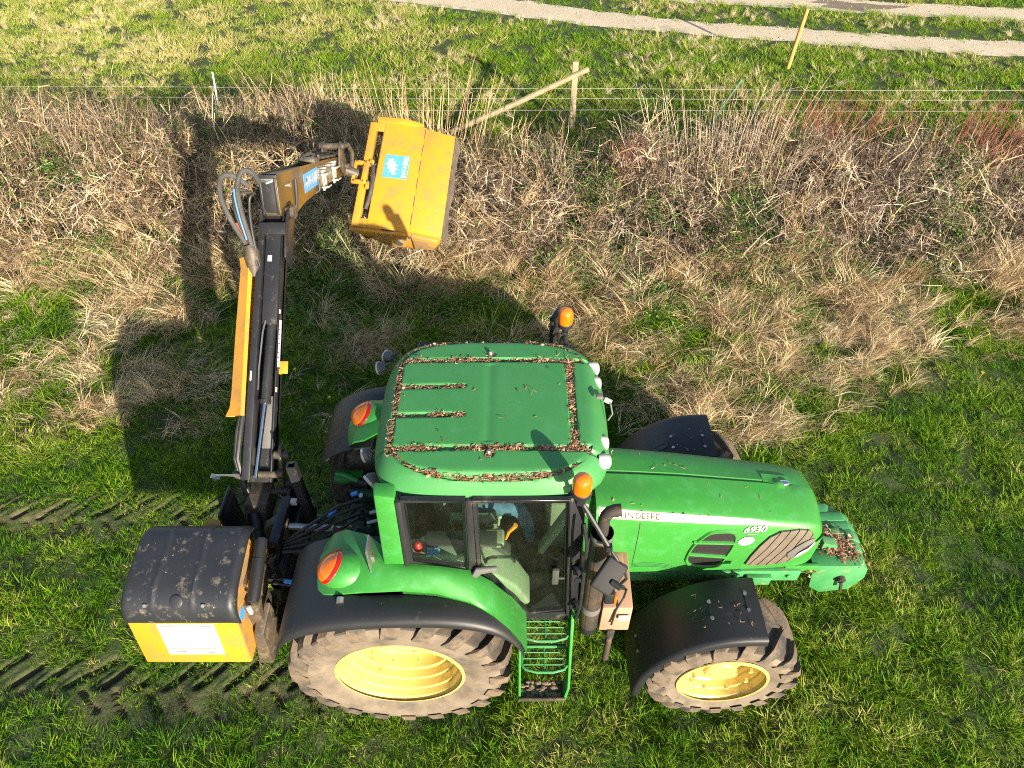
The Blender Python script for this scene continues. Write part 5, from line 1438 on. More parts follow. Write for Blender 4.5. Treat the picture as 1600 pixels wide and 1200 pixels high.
b = MB().box((1.165, -1.15, .455), (.40, .17, .02)).box((1.165, -1.235, .48), (.40, .016, .05)).obj('bottom_step', 'grime', T, bevel=.004, label='bottom step caked with mud')
# mud lumps on the bottom step
mm = MB()
for k in range(60):
    mm.ell((random.uniform(.99, 1.33), random.uniform(-1.22, -1.08), .468), (random.uniform(.012, .035), random.uniform(.01, .028), random.uniform(.008, .02)), 6, 4)
M['mud'] = paint('caked_mud', (0.16, 0.115, 0.075), 0.95, vary=(0.24, 0.18, 0.12), vscale=15, bump=.6, bump_scale=60)
mm.obj('mud', 'mud', b)['kind'] = 'stuff'

# ---- rear linkage between tractor and hedge cutter
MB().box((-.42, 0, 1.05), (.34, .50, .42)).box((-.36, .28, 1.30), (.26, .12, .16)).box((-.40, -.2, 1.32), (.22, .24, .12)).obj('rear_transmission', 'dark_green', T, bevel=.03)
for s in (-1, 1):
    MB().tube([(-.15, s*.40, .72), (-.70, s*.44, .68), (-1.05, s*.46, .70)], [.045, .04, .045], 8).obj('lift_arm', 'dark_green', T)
    MB().tube([(-.30, s*.36, 1.28), (-.66, s*.42, 1.20)], .04, 8).tube([(-.64, s*.42, 1.22), (-.70, s*.44, .72)], .022, 8).obj('lift_rod', 'grime', T)
MB().tube([(-.45, 0, 1.20), (-.70, 0, 1.21)], .024, 10).tube([(-.70, 0, 1.21), (-1.10, 0, 1.24)], .034, 10).obj('top_link', 'steel', T)
MB().tube([(-.55, 0, .86), (-1.2, 0, .88)], .075, 14).obj('drive_shaft_guard', 'rubber', T)
MB().box((-.60, .42, 1.42), (.26, .12, .07)).tube([(-.72, .44, 1.45), (-.62, .40, 1.47), (-.50, .36, 1.44)], .03, 8).obj('hitch_hook', 'green', T, bevel=.015)
hs = MB()
for k, (yy, zz) in enumerate(((.10, 1.52), (.04, 1.50), (-.02, 1.48), (-.10, 1.52), (-.18, 1.46))):
    hs = MB().tube([(-.30, yy, 1.40), (-.42, yy, zz), (-.62, yy*.8 - .06, 1.52 - .05*k), (-.85, yy*.6 - .12, 1.38 - .04*k), (-1.10, -.2 + yy*.4, 1.25)], .016, 8)
    hs.obj('hydraulic_hose', 'blackhose', T)
for (p, q, m_) in (((-.52, .16, 1.50), (-.46, .16, 1.53), 'bluefit'), ((-.60, -.20, 1.42), (-.54, -.18, 1.43), 'red'), ((-.34, -.02, 1.47), (-.22, .02, 1.47), 'steel'), ((-.35, -.12, 1.46), (-.23, -.08, 1.46), 'steel'), ((-.70, -.02, 1.45), (-.64, .02, 1.48), 'bluefit')):
    MB().tube([p, q], .022, 10).obj('hose_coupling', m_, T)
MB().tube([(-.62, .30, 1.36), (-.56, .24, 1.20), (-.50, .20, 1.05)], .017, 8).obj('linkage_pin', 'rust', T)
MB().tube([(-.40, .34, 1.42), (-.58, .40, 1.40), (-.70, .46, 1.36)], .05, 10).obj('trailer_socket', 'rubber', T)
for k in range(14):
    a = Vector((random.uniform(-.58, -.30), random.uniform(-.34, .36), random.uniform(1.22, 1.34)))
    MB().tube([tuple(a), tuple(a + Vector((random.uniform(-.12, .12), random.uniform(-.12, .12), random.uniform(.02, .14))))], random.uniform(.012, .028), 8).obj('hydraulic_fitting', random.choice(['dark_green', 'green', 'steel', 'grime', 'black']), T)
MB().prism([(-.12, -.32, 1.30), (-.16, -.32, 1.62), (-.08, -.32, 1.66), (-.06, -.32, 1.30)], (0, .09, 0)).obj('hanging_cloth', 'hose', T, bevel=.01)

# ================================================================== THE HEDGE CUTTER (mounted on the rear of the tractor)
M['clip'] = paint('galvanised_clip', (0.42, 0.43, 0.40), 0.5, vary=(0.30, 0.30, 0.27), vscale=12, dirt=(0.2, 0.16, 0.1), dirt_cut=(.5, .7))
M['stripeblue'] = paint('faded_blue_hose_print', (0.05, 0.17, 0.38), 0.6, vary=(0.09, 0.2, 0.36), vscale=30)
M['stripered'] = paint('orange_red_hose_wrap', (0.55, 0.07, 0.02), 0.6, vary=(0.4, 0.06, 0.03), vscale=20)
cutter = thing('hedge_cutter', 'black and yellow hedge cutter with long hydraulic arm behind the tractor', 'hedge cutter', (-1.4, 0, 0))
K = cutter

# ---- mounting frame
MB().box((-1.16, 0, .98), (.10, .92, .10)).box((-1.16, -.42, 1.0), (.09, .08, .70)).box((-1.16, .42, 1.0), (.09, .08, .70)).box((-1.16, 0, 1.32), (.09, .50, .09)).box((-1.16, 0, .62), (.12, 1.30, .12)).obj('headstock', 'black', K, bevel=.012)
MB().prism([(-1.10, -.05, .98), (-1.32, -.05, .98), (-1.32, -.05, 1.26), (-1.20, -.05, 1.36), (-1.10, -.05, 1.30)], (0, .1, 0)).box((-1.40, -.40, .66), (.50, .12, .12)).box((-1.38, .28, .70), (.40, .16, .14)).obj('frame_beam', 'grime', K, bevel=.012)
# square tube standing open at the top
sq = MB()
for a, b in (((-.035, 0), (.012, .07)), ((.035, 0), (.012, .07)), ((0, -.035), (.058, .012)), ((0, .035), (.058, .012))):
    sq.hexa([(-1.02 + a[0] + sx*b[0]/2 + dx, .26 + a[1] + sy*b[1]/2 + dy, z) for z, dx, dy in ((1.0, .06, -.08), (1.80, 0, 0)) for sx, sy in ((-1, -1), (1, -1), (1, 1), (-1, 1))])
sq.obj('stand_tube', 'black', K)
MB().prism([(-1.24, .50, .86), (-1.24, -.30, .86), (-1.22, -.32, 1.02), (-1.18, .46, 1.34)], (.03, 0, 0)).obj('side_plate', 'black', K, bevel=.006)
MB().box((-1.24, -.70, 1.08), (.16, .26, .50)).box((-1.22, -.60, 1.36), (.16, .22, .20)).obj('pump_bracket', 'grime', K, bevel=.02)
MB().hexa([(-1.26, -1.0, .66), (-1.14, -1.0, .66), (-1.10, -.72, .70), (-1.24, -.72, .70), (-1.24, -.92, 1.02), (-1.16, -.92, 1.02), (-1.12, -.70, 1.16), (-1.22, -.70, 1.16)]).obj('guard_plate', 'grime', K, bevel=.01)
MB().tube([(-1.18, -.50, 1.22), (-.95, -.55, 1.24), (-.74, -.62, 1.26)], .012, 6).tube([(-1.18, -.54, 1.20), (-.95, -.58, 1.22), (-.74, -.62, 1.24)], .010, 6).obj('feed_hose', 'blackhose', K)
MB().tube([(-1.02, -.545, 1.235), (-.95, -.56, 1.238)], .020, 8).obj('hose_coupling', 'bluefit', K)

# ---- oil tank
tank = MB().prism([(-2.155, -1.055, .80), (-2.155, -.965, 1.365), (-2.155, -.80, 1.53), (-2.155, -.35, 1.60), (-2.155, -.27, .98), (-2.155, -.55, .80)], (.875, 0, 0)).obj('oil_tank', 'yellow', K, bevel=.008)
MB().prism([(-1.278, -1.045, .806), (-1.278, -.958, 1.36), (-1.278, -.80, 1.525), (-1.278, -.40, 1.59), (-1.278, -.30, .98), (-1.278, -.55, .806)], (.004, 0, 0)).obj('tank_end', 'dirty_yellow', tank, label='mud caked end of the tank')
prof = [(-.980, 1.345), (-.980, 1.39), (-.968, 1.45), (-.935, 1.52), (-.87, 1.575), (-.77, 1.615), (-.60, 1.655), (-.42, 1.69), (-.33, 1.68), (-.26, 1.62), (-.21, 1.53), (-.20, 1.48)]
pd = dense(prof, 36)
rows = []
for x in np.linspace(-2.172, -1.262, 56):
    q = min(x + 2.172, -1.262 - x)
    rows.append([])
    for i, (y, z) in enumerate(pd):
        e = .045 * (1 - min(q / .05, 1)) ** 2
        rib = .014 * (math.exp(-((x + 1.915 - .04*(y+1))/.014)**2) + math.exp(-((x + 1.60 - .04*(y+1))/.014)**2)) * np.interp(y, [-.98, -.94, -.88, -.33, -.25], [0, .4, 1, 1, 0])
        nrm = Vector((0, -.35 if y < -.85 else 0.05, .93))
        p = Vector((x + (.05*(y + .98))*(1 if x < -1.7 else 0)*(1 if q < .2 else .5), y, z)) + nrm * (rib - e)
        rows[-1].append(tuple(p))
lid = MB().grid(rows, (0, .02, -.02)).obj('tank_lid', 'tankblack', tank, smooth=50, label='dusty black plastic lid of the oil tank')
def on_lid(x, y, r, h, name, m, hole=0):
    z = float(np.interp(y, [p[0] for p in prof], [p[1] for p in prof]))
    dz = (np.interp(y + .02, [p[0] for p in prof], [p[1] for p in prof]) - np.interp(y - .02, [p[0] for p in prof], [p[1] for p in prof])) / .04
    nn_ = Vector((0, -dz, 1)).normalized()
    Tm = frame((x, y, z), (1, 0, 0), nn_.cross(Vector((1, 0, 0))))
    MB().lathe([(r, -.005), (r, h*.7), (r*.9, h), (r*.15, h), (.001, h)], 28, Tm).obj(name, m, lid)
on_lid(-1.715, -.905, .052, .012, 'filler_cap', 'tankblack')
on_lid(-1.955, -.925, .016, .020, 'bolt', 'steel'); on_lid(-1.50, -.925, .016, .020, 'bolt', 'steel')
on_lid(-1.33, -.36, .022, .003, 'lid_hole', 'ink')
TF = frame((-1.72, -1.055, .80), (1, 0, 0), (0, .09, .565))
st_ = MB().box((.02, .32, .002), (.46, .40, .004), TF).obj('sticker', 'white', tank)
for cx, cz, w, h in ((-.135, .500, .13, .012), (.165, .500, .12, .012), (.02, .205, .44, .007), (-.10, .160, .07, .012), (.10, .170, .10, .007), (.15, .145, .05, .010)):
    MB().box((cx, cz, .0055), (w, h, .002), TF).obj('printed_line', 'pinkline', st_)
MB().lathe([(.001, 0), (.055, 0), (.055, .003), (.001, .003)], 24, frame((-1.274, -.87, 1.30), (0, 1.0, .0), (0, 0, 1.5))).obj('round_sticker', 'blue', tank)
MB().tube([(-1.175, -.36, 1.58), (-1.17, -.42, 1.57), (-1.165, -.78, 1.44), (-1.165, -.84, 1.42)], [.046, .05, .05, .042], 18).tube([(-1.17, -.52, 1.535), (-1.17, -.535, 1.53)], .054, 18).obj('filter_canister', 'rubber', tank)
MB().box((-1.20, -.38, 1.44), (.05, .08, .22)).obj('canister_bracket', 'yellow', tank, bevel=.006)
MB().box((-1.21, -.70, 1.36), (.05, .06, .22)).obj('canister_bracket', 'yellow', tank, bevel=.006)
MB().box((-1.205, -.86, 1.33), (.03, .03, .10)).obj('level_gauge', 'lampwhite', tank, bevel=.004)
MB().lathe([(.08, 0), (.08, .03), (.06, .035)], 24, frame((-1.66, -.20, 1.50), (1, 0, 0), (0, .9, .35)), caps=True).obj('reflection_disc', 'dirty_yellow', tank)  # added disc standing in for an orange reflection behind the lid

# ---- slew turret under the arm
MB().tube([(-1.52, .18, .55), (-1.52, .18, 1.02)], .11, 16).obj('slew_post', 'grime', K)
tur = MB().hexa([(-1.60, .10, 1.02), (-1.36, .10, 1.02), (-1.36, .50, 1.02), (-1.60, .50, 1.02), (-1.57, .22, 1.24), (-1.37, .22, 1.24), (-1.37, .52, 1.24), (-1.57, .52, 1.24)]).obj('turret', 'grime', K, bevel=.02)
MB().box((-1.66, .12, 1.16), (.035, .34, .62)).obj('turret_cheek', 'black', tur, bevel=.02)
MB().tube([(-1.38, -.10, 1.02), (-1.44, .05, 1.10), (-1.48, .18, 1.18)], .055, 14).obj('slew_ram', 'black', tur)
for x0, y0, z0, x1, r in ((-1.68, .50, 1.36, -1.26, .045), (-1.66, .42, 1.20, -1.20, .035), (-1.30, .62, 1.50, -1.20, .04)):
    MB().tube([(x0, y0, z0), (x1, y0, z0)], r*.8, 14).tube([(x1 - .03, y0, z0), (x1 + .02, y0, z0)], r, 14).tube([(x0 - .02, y0, z0), (x0 + .03, y0, z0)], r, 14).obj('pivot_pin', 'grime', tur)
MB().hexa([(-1.30, .40, 1.10), (-1.26, .40, 1.10), (-1.26, .52, 1.10), (-1.30, .52, 1.10), (-1.28, .62, 1.58), (-1.24, .62, 1.58), (-1.24, .72, 1.58), (-1.28, .72, 1.58)]).obj('link_plate', 'grime', tur, bevel=.02)
MB().tube([(-1.86, .44, 1.42), (-1.62, .44, 1.42)], .010, 8).prism([(-1.88, .40, 1.44), (-1.85, .40, 1.38), (-1.80, .40, 1.41)], (0, .05, 0)).obj('transport_latch', 'steel', tur)
MB().box((-1.08, .20, 1.34), (.06, .05, .05)).obj('junction_box', 'lampwhite', K, bevel=.005)

# ---- main boom
B0 = Vector((-1.455, .46, 1.32)); B1 = Vector((-1.385, 2.60, 2.95))
TB = frame(B0, (1, 0, 0), B1 - B0) @ Matrix.Diagonal((.88, 1, 1, 1)); BL = (B1 - B0).length
boom = MB().box((0, BL*.5 - .02, -.09), (.25, BL, .10), TB).box((-.117, BL*.5 - .02, -.03), (.016, BL, .16), TB).box((.117, BL*.5 - .02, -.03), (.016, BL, .13), TB).obj('boom', 'black', K, bevel=.006)
MB().hexa([(-.165, .0, .0), (-.065, .0, .0), (-.055, 2.45, .0), (-.125, 2.45, .0), (-.165, .0, .11), (-.075, .0, .11), (-.062, 2.45, .10), (-.125, 2.45, .10)], TB).obj('boom_rail', 'black', boom, bevel=.010)
MB().box((.035, 2.0, .035), (.165, 1.02, .09), TB).obj('boom_cover', 'black', boom, bevel=.008)
MB().box((.01, 2.14, .083), (.045, .06, .003), TB).obj('sticker', 'white', boom)
MB().box((.03, .55, -.02), (.15, .5, .03), TB).obj('boom_floor', 'lampgrey', boom, bevel=.004)
MB().tube([(.045, 1.50, .02), (.03, .72, .055)], .052, 18, T=TB).tube([(.03, .76, .055), (.029, .72, .055)], .058, 18, T=TB).tube([(.04, 1.28, .03), (.039, 1.24, .032)], .056, 18, T=TB).obj('boom_ram', 'black', boom)
MB().tube([(.03, .74, .055), (-.02, .02, .075)], .024, 14, T=TB).obj('ram_rod', 'chrome', boom)
MB().tube([(.0, 1.52, .09), (-.02, 1.40, .10), (-.045, 1.05, .09), (-.045, .85, .08)], .009, 6, T=TB).tube([(.045, 1.54, .05), (.045, 1.48, .07)], .016, 8, T=TB).obj('ram_pipe', 'steel', boom)
g = MB().box((.150, 1.30, .05), (.02, .46, .022), TB).obj('reach_gauge', 'white', boom)
MB().box((.150, 1.555, .053), (.022, .05, .02), TB).box((.150, 1.045, .053), (.022, .05, .02), TB).obj('gauge_end', 'ink', g)
for k in range(9):
    MB().box((.150, 1.12 + .045*k, .0615), (.016, .008, .002), TB).obj('gauge_mark', 'ink', g)
MB().box((.205, 1.07, .04), (.09, .12, .012), TB).box((.165, 1.03, .03), (.012, .05, .06), TB).obj('gauge_bracket', 'yellow', boom, bevel=.004)
for yy in (.86, 1.62):
    MB().box((.128, yy, .02), (.006, .045, .03), TB).obj('sticker', 'cream', boom)
MB().box((-.12, .98, .111), (.016, .09, .002), TB).obj('sticker', 'cream', boom)
# yellow hose guard along the left of the boom
gd = [[(-.175, y, -.03), (-.375 + o, y, .0), (-.365 + o, y, .05), (-.200, y, .13), (-.170, y, .10)] for y, o in ((.60, -.03), (.68, 0.01), (.80, .02), (1.5, .03), (2.05, .045), (2.12, .03), (2.15, .02))]
MB().grid([[tuple(TB @ Vector(p)) for p in r] for r in gd]).obj('hose_guard', 'yellow', boom, smooth=25, label='yellow sheet metal hose guard on the boom')
for k, (dx, dz) in enumerate(((-.20, .04), (-.22, .06), (-.19, .08), (-.225, .03))):
    MB().tube([tuple(TB @ Vector(p)) for p in ((dx, .62, dz), (dx - .03 + .01*k, .45, dz + .02), (dx - .035, .2, dz), (dx + .02, -.05, dz - .08), (dx + .10, -.25, dz - .22))], .024, 8).obj('lower_hose', 'blackhose', boom)
# fork and elbow at the top of the boom
fk = MB().prism([tuple(TB @ Vector(p)) for p in ((.155, 2.10, -.14), (.155, 2.16, .07), (.155, 2.34, .09), (.155, 2.62, .06), (.155, 2.74, -.04), (.155, 2.66, -.16))], tuple((TB.to_3x3() @ Vector((.028, 0, 0))))).prism([tuple(TB @ Vector(p)) for p in ((-.14, 2.40, -.14), (-.14, 2.42, .06), (-.14, 2.66, .06), (-.14, 2.74, -.04), (-.14, 2.66, -.16))], tuple((TB.to_3x3() @ Vector((.025, 0, 0))))).box((.02, 2.44, .05), (.30, .12, .10), TB).obj('boom_fork', 'black', boom, bevel=.008)
MB().tube([tuple(TB @ Vector((-.15, 2.66, -.03))), tuple(TB @ Vector((.21, 2.66, -.03)))], .045, 16).tube([tuple(TB @ Vector((.185, 2.66, -.03))), tuple(TB @ Vector((.225, 2.66, -.03)))], .068, 18).obj('elbow_pin', 'grime', boom)

# ---- dipper arm
D0 = TB @ Vector((.0, 2.66, -.03)); D1 = Vector((-1.27, 5.25, 1.98))
TD = frame(D0, (1, 0, 0), D1 - D0); DL = (D1 - D0).length
sidep = [(-.11, .0), (-.11, .365), (.02, .375), (1.0, .31), (1.9, .245), (DL - .05, .17), (DL + .06, .06), (DL - .15, -.07), (1.7, -.03), (.75, -.06), (.45, -.10), (.12, -.11), (.0, -.08)]
sd = MB().prism([tuple(TD @ Vector((.075, y, z))) for y, z in sidep], tuple(TD.to_3x3() @ Vector((.014, 0, 0)))).obj('dipper_side', 'ochre', K, bevel=.003, label='side plate of the dipper arm with an ochre reflection painted in')
dip = MB().prism([tuple(TD @ Vector((-.09, y, z))) for y, z in sidep], tuple(TD.to_3x3() @ Vector((.014, 0, 0)))).box((0, -.102, .18), (.15, .016, .34), TD).hexa([(-.078, .02, .345), (.074, .02, .345), (.074, DL - .1, .13), (-.078, DL - .1, .13), (-.078, .02, .362), (.074, .02, .362), (.074, DL - .1, .148), (-.078, DL - .1, .148)], TD).box((0, DL*.55, -.02), (.15, DL*.7, .014), TD).obj('dipper_arm', 'black', K, bevel=.004)
MB().box((.068, -.113, .18), (.022, .012, .38), TD).box((-.075, -.113, .18), (.022, .012, .38), TD).box((0, -.113, .355), (.19, .018, .035), TD).obj('end_flange', 'black', dip, bevel=.004)
MB().tube([tuple(TD @ Vector(p)) for p in ((-.06, -.10, .33), (.0, -.13, .30), (.05, -.11, .32))], .016, 8).box((.0, -.11, .325), (.12, .02, .03), TD).obj('ram_eye', 'steel', dip)
MB().tube([tuple(TD @ Vector((.085, .24, .22))), tuple(TD @ Vector((.115, .24, .22)))], .03, 12).obj('ram_pin', 'steel', dip)
stk = MB().box((.0915, 1.10, .135), (.004, .58, .20), TD).obj('sticker', 'blue', sd)
v, f = text_mesh('SW-HIRE', .155, shear=.12, bold=.004, spacing=.95)
link('lettering', [tuple(TD @ Vector((.0945, 1.17 + p[0], .13 + p[1]))) for p in v], f, 'white', stk, 0)
LOGO = [(-.5, -.35), (-.42, -.05), (-.22, .02), (-.15, .22), (.05, .28), (.12, .5), (.22, .34), (.42, .36), (.30, .18), (.46, .05), (.22, -.02), (.28, -.2), (.10, -.14), (.02, -.42), (-.12, -.18), (-.28, -.40), (-.34, -.2)]
link('logo', [tuple(TD @ Vector((.0945, .89 + .10*a, .135 + .14*b))) for a, b in LOGO], [tuple(range(len(LOGO)))], 'white', stk, 0)
for yy in (1.62, 2.15):
    c = MB()
    for dz in (-.03, .12):
        c.tube([tuple(TD @ Vector((.09, yy - .07, dz))), tuple(TD @ Vector((.16, yy - .05, dz))), tuple(TD @ Vector((.16, yy + .10, dz)))], .011, 6)
    c.box((.10, yy, .045), (.02, .05, .24), TD).box((.10, yy + .09, .045), (.02, .05, .22), TD)
    c.obj('hose_clip', 'clip', dip)
MB().tube([tuple(TD @ Vector((.1, .47, .24))), tuple(TD @ Vector((.105, .42, .05))), tuple(TD @ Vector((.10, .34, -.12)))], .018, 8).obj('dipper_hose', 'blackhose', dip)
MB().tube([tuple(TD @ Vector((.1, 1.38, .10))), tuple(TD @ Vector((.105, 1.36, -.03))), tuple(TD @ Vector((.06, 1.33, -.06)))], .014, 8).obj('dipper_hose', 'blackhose', dip)
for k, yy in enumerate((1.72, 1.95, 2.25)):
    MB().tube([tuple(TD @ Vector((.085, yy, .17))), tuple(TD @ Vector((.12, yy, .17)))], .022, 8).obj('bolt', 'steel', dip)
MB().box((.0, 1.42, .30), (.20, .22, .07), TD).tube([tuple(TD @ Vector(p)) for p in ((-.05, 1.25, .33), (.02, 1.42, .38), (.06, 1.62, .31))], .022, 8).obj('valve_block', 'grime', dip, bevel=.008)
MB().tube([tuple(TD @ Vector((.09*math.cos(a) + .02, 1.42 + .16*math.sin(a), .345))) for a in np.linspace(.3, 5.6, 16)], .015, 6).obj('coiled_hose', 'hose', dip)
MB().tube([tuple(TD @ Vector((-.07, 1.7, .27))), tuple(TD @ Vector((-.07, DL - .2, .20)))], .035, 12).tube([tuple(TD @ Vector((.03, 1.75, .28))), tuple(TD @ Vector((.03, DL - .1, .19)))], .02, 8).obj('head_ram', 'grime', dip)
# end linkage carrying the head
MB().prism([tuple(TD @ Vector(p)) for p in ((.10, DL - .40, .10), (.10, DL - .30, .34), (.10, DL - .18, .38), (.10, DL + .02, .10), (.10, DL - .12, -.08))], tuple(TD.to_3x3() @ Vector((.025, 0, 0)))).prism([tuple(TD @ Vector(p)) for p in ((-.12, DL - .40, .10), (-.12, DL - .30, .34), (-.12, DL - .18, .38), (-.12, DL + .02, .10), (-.12, DL - .12, -.08))], tuple(TD.to_3x3() @ Vector((.025, 0, 0)))).obj('head_link', 'grime', dip, bevel=.01)
for yy, zz in ((DL - .25, .32), (DL - .05, .04)):
    MB().tube([tuple(TD @ Vector((-.15, yy, zz))), tuple(TD @ Vector((.17, yy, zz)))], .04, 12).obj('pivot_pin', 'grime', dip)
# big looped hoses at the elbow
for k, (r, pts) in enumerate((
    (.025, ((-.10, 2.05, .10), (-.20, 2.22, .16), (-.34, 2.44, .30), (-.38, 2.60, .48), (-.32, 2.72, .62), (-.20, 2.74, .62), (-.09, 2.70, .50))),
    (.025, ((-.12, 2.05, .12), (-.15, 2.24, .20), (-.20, 2.46, .34), (-.19, 2.64, .52), (-.11, 2.76, .64), (-.02, 2.78, .62), (.02, 2.74, .48))),
    (.013, ((-.09, 2.05, .10), (-.21, 2.28, .18), (-.28, 2.48, .32), (-.26, 2.62, .46), (-.18, 2.66, .50), (-.08, 2.66, .42))),
    (.013, ((-.08, 2.05, .12), (-.12, 2.26, .20), (-.12, 2.46, .34), (-.09, 2.60, .44), (-.05, 2.66, .42))),
    (.011, ((-.10, 2.05, .14), (-.17, 2.30, .24), (-.22, 2.50, .36), (-.17, 2.62, .48), (-.08, 2.66, .44))))):
    MB().tube([tuple(TB @ Vector(p)) for p in dense(pts, 26)], r, 10).obj('loop_hose', 'hose' if k < 2 else 'blackhose', boom)
hp = [Vector(p) for p in dense(((-.12, 2.05, .12), (-.15, 2.24, .20), (-.20, 2.46, .34), (-.19, 2.64, .52), (-.11, 2.76, .64), (-.02, 2.78, .62), (.02, 2.74, .48)), 26)]
MB().tube([tuple(TB @ (p + Vector((-.030, -.008, .012)))) for p in hp[5:14]], .010, 6).obj('hose_stripe', 'stripeblue', boom)
hp = [Vector(p) for p in dense(((-.10, 2.05, .10), (-.20, 2.22, .16), (-.34, 2.44, .30), (-.38, 2.60, .48), (-.32, 2.72, .62), (-.20, 2.74, .62), (-.09, 2.70, .50)), 26)]
MB().tube([tuple(TB @ (p + Vector((.034, .0, -.012)))) for p in hp[4:9]], .012, 6).obj('hose_stripe', 'stripered', boom)
MB().tube([tuple(TB @ Vector(p)) for p in ((-.17, 1.98, .04), (-.16, 2.08, .09), (-.165, 2.18, .15), (-.19, 2.24, .18))], [.055, .072, .075, .055], 14).obj('hose_sleeve', 'grime', boom)

# ---- flail head
H0 = Vector((-1.237, 4.55, 1.53)); HX = Vector((.784, -.06, -.06)); HYv = Vector((.157, 1.45, .77))
TH = frame(H0, HX, HYv); HW, HLn = HX.length, HYv.length
head = MB().box((.50, HLn/2, -.01), (.58, HLn, .02), TH).box((.105, .065, -.01), (.21, .13, .02), TH).box((.105, HLn - .065, -.01), (.21, .13, .02), TH).obj('flail_head', 'yellow', K, bevel=.004)
MB().box((.05, HLn/2, -.05), (.10, HLn - .004, .105), TH).obj('side_rail', 'yellow', head, bevel=.008)
MB().box((.205, HLn/2, -.07), (.012, HLn - .26, .12), TH).obj('slot_wall', 'dirty_yellow', head)
MB().hexa([(.792, .0, -.02), (1.20, .015, -.115), (1.19, HLn - .03, -.115), (.792, HLn - .02, -.02), (.792, .0, .0), (1.20, .015, -.095), (1.19, HLn - .03, -.095), (.792, HLn - .02, .0)], TH).obj('hinged_flap', 'yellow', head, bevel=.004)
for k in range(6):
    MB().tube([tuple(TH @ Vector((.79, .10 + k*.27, .004))), tuple(TH @ Vector((.79, .28 + k*.27, .004)))], .010, 8).obj('flap_hinge', 'dirty_yellow', head)
EP = [(0.0, -.02), (.78, -.02), (1.195, -.115), (1.18, -.24), (1.10, -.42), (.96, -.47), (.55, -.46), (.36, -.40), (.10, -.24), (.0, -.12)]
for yy in (.012, HLn - .03):
    MB().prism([tuple(TH @ Vector((x, yy, z))) for x, z in EP], tuple(TH.to_3x3() @ Vector((0, .018, 0)))).obj('end_plate', 'yellow', head, bevel=.003)
# near end: belt cover, ribs, bearing and latch
MB().prism([tuple(TH @ Vector((x, -.035, z))) for x, z in ((.20, -.06), (.74, -.05), (.76, -.20), (.70, -.40), (.50, -.42), (.34, -.32))], tuple(TH.to_3x3() @ Vector((0, .046, 0)))).obj('belt_cover', 'dirty_yellow', head, bevel=.015)
MB().prism([tuple(TH @ Vector((x, -.028, z))) for x, z in ((.80, -.06), (1.16, -.14), (1.15, -.24), (1.08, -.40), (.82, -.42))], tuple(TH.to_3x3() @ Vector((0, .038, 0)))).obj('end_guard', 'dirty_yellow', head, bevel=.012)
MB().box((.50, -.008, -.035), (.16, .014, .05), TH).obj('latch', 'ink', head)
MB().tube([tuple(TH @ Vector((.62, -.06, -.25))), tuple(TH @ Vector((.62, .0, -.25)))], .06, 14).obj('bearing_cover', 'steel', head)
MB().box((.79, -.01, -.10), (.05, .02, .14), TH).obj('hinge_block', 'lampgrey', head, bevel=.006)
MB().prism([tuple(TH @ Vector((x, -.05, z))) for x, z in ((-.02, -.02), (.80, -.02), (.80, -.05), (-.02, -.09))], tuple(TH.to_3x3() @ Vector((0, .055, 0)))).obj('end_lip', 'yellow', head, bevel=.006)
MB().prism([tuple(TH @ Vector((x, HLn, z))) for x, z in ((.10, -.06), (.10, .02), (.52, .03), (.74, -.05))], tuple(TH.to_3x3() @ Vector((0, .09, 0)))).obj('motor_guard', 'yellow', head, bevel=.008)
MB().tube([tuple(TH @ Vector((.62, .05, -.28))), tuple(TH @ Vector((.62, HLn - .05, -.28)))], .10, 16).obj('rotor', 'grime', head)
for k in range(22):
    a = k * 2.4; yy = .10 + k * (HLn - .2) / 21
    c = Vector((.62, yy, -.28)); d_ = Vector((math.cos(a), 0, math.sin(a)))
    q = c + d_*.10; e = c + d_*.19; w_ = Vector((0, .03, 0)); t_ = Vector((-d_.z, 0, d_.x))*.008
    MB().hexa([tuple(TH @ (p)) for p in (q - w_ - t_, q + w_ - t_, q + w_ + t_, q - w_ + t_, e - w_ - t_, e + w_ - t_, e + w_ + t_, e - w_ + t_)]).obj('flail', 'grime', head)
MB().tube([tuple(TH @ Vector((.16, .04, -.33))), tuple(TH @ Vector((.16, HLn - .04, -.33)))], .06, 14).obj('roller', 'grime', head)
# rubber flaps
M['flap'] = paint('worn_rubber_flap', (0.075, 0.06, 0.045), 0.85, vary=(0.14, 0.11, 0.08), vscale=9, bump=.3)
fl = [[tuple(TH @ Vector((1.20 + .035*t + .012*math.sin(9*y)*t, y, -.105 - .20*t))) for y in np.linspace(.02, HLn - .03, 20)] for t in (0, .35, .7, 1)]
MB().grid(fl, tuple(TH.to_3x3() @ Vector((.012, 0, 0)))).obj('rubber_flap', 'flap', head)
fl = [[tuple(TH @ Vector((-.005 - .02*t, y, -.09 - .24*t))) for y in np.linspace(.02, HLn - .03, 16)] for t in (0, .5, 1)]
MB().grid(fl, tuple(TH.to_3x3() @ Vector((-.012, 0, 0)))).obj('rubber_flap', 'rubber', head)
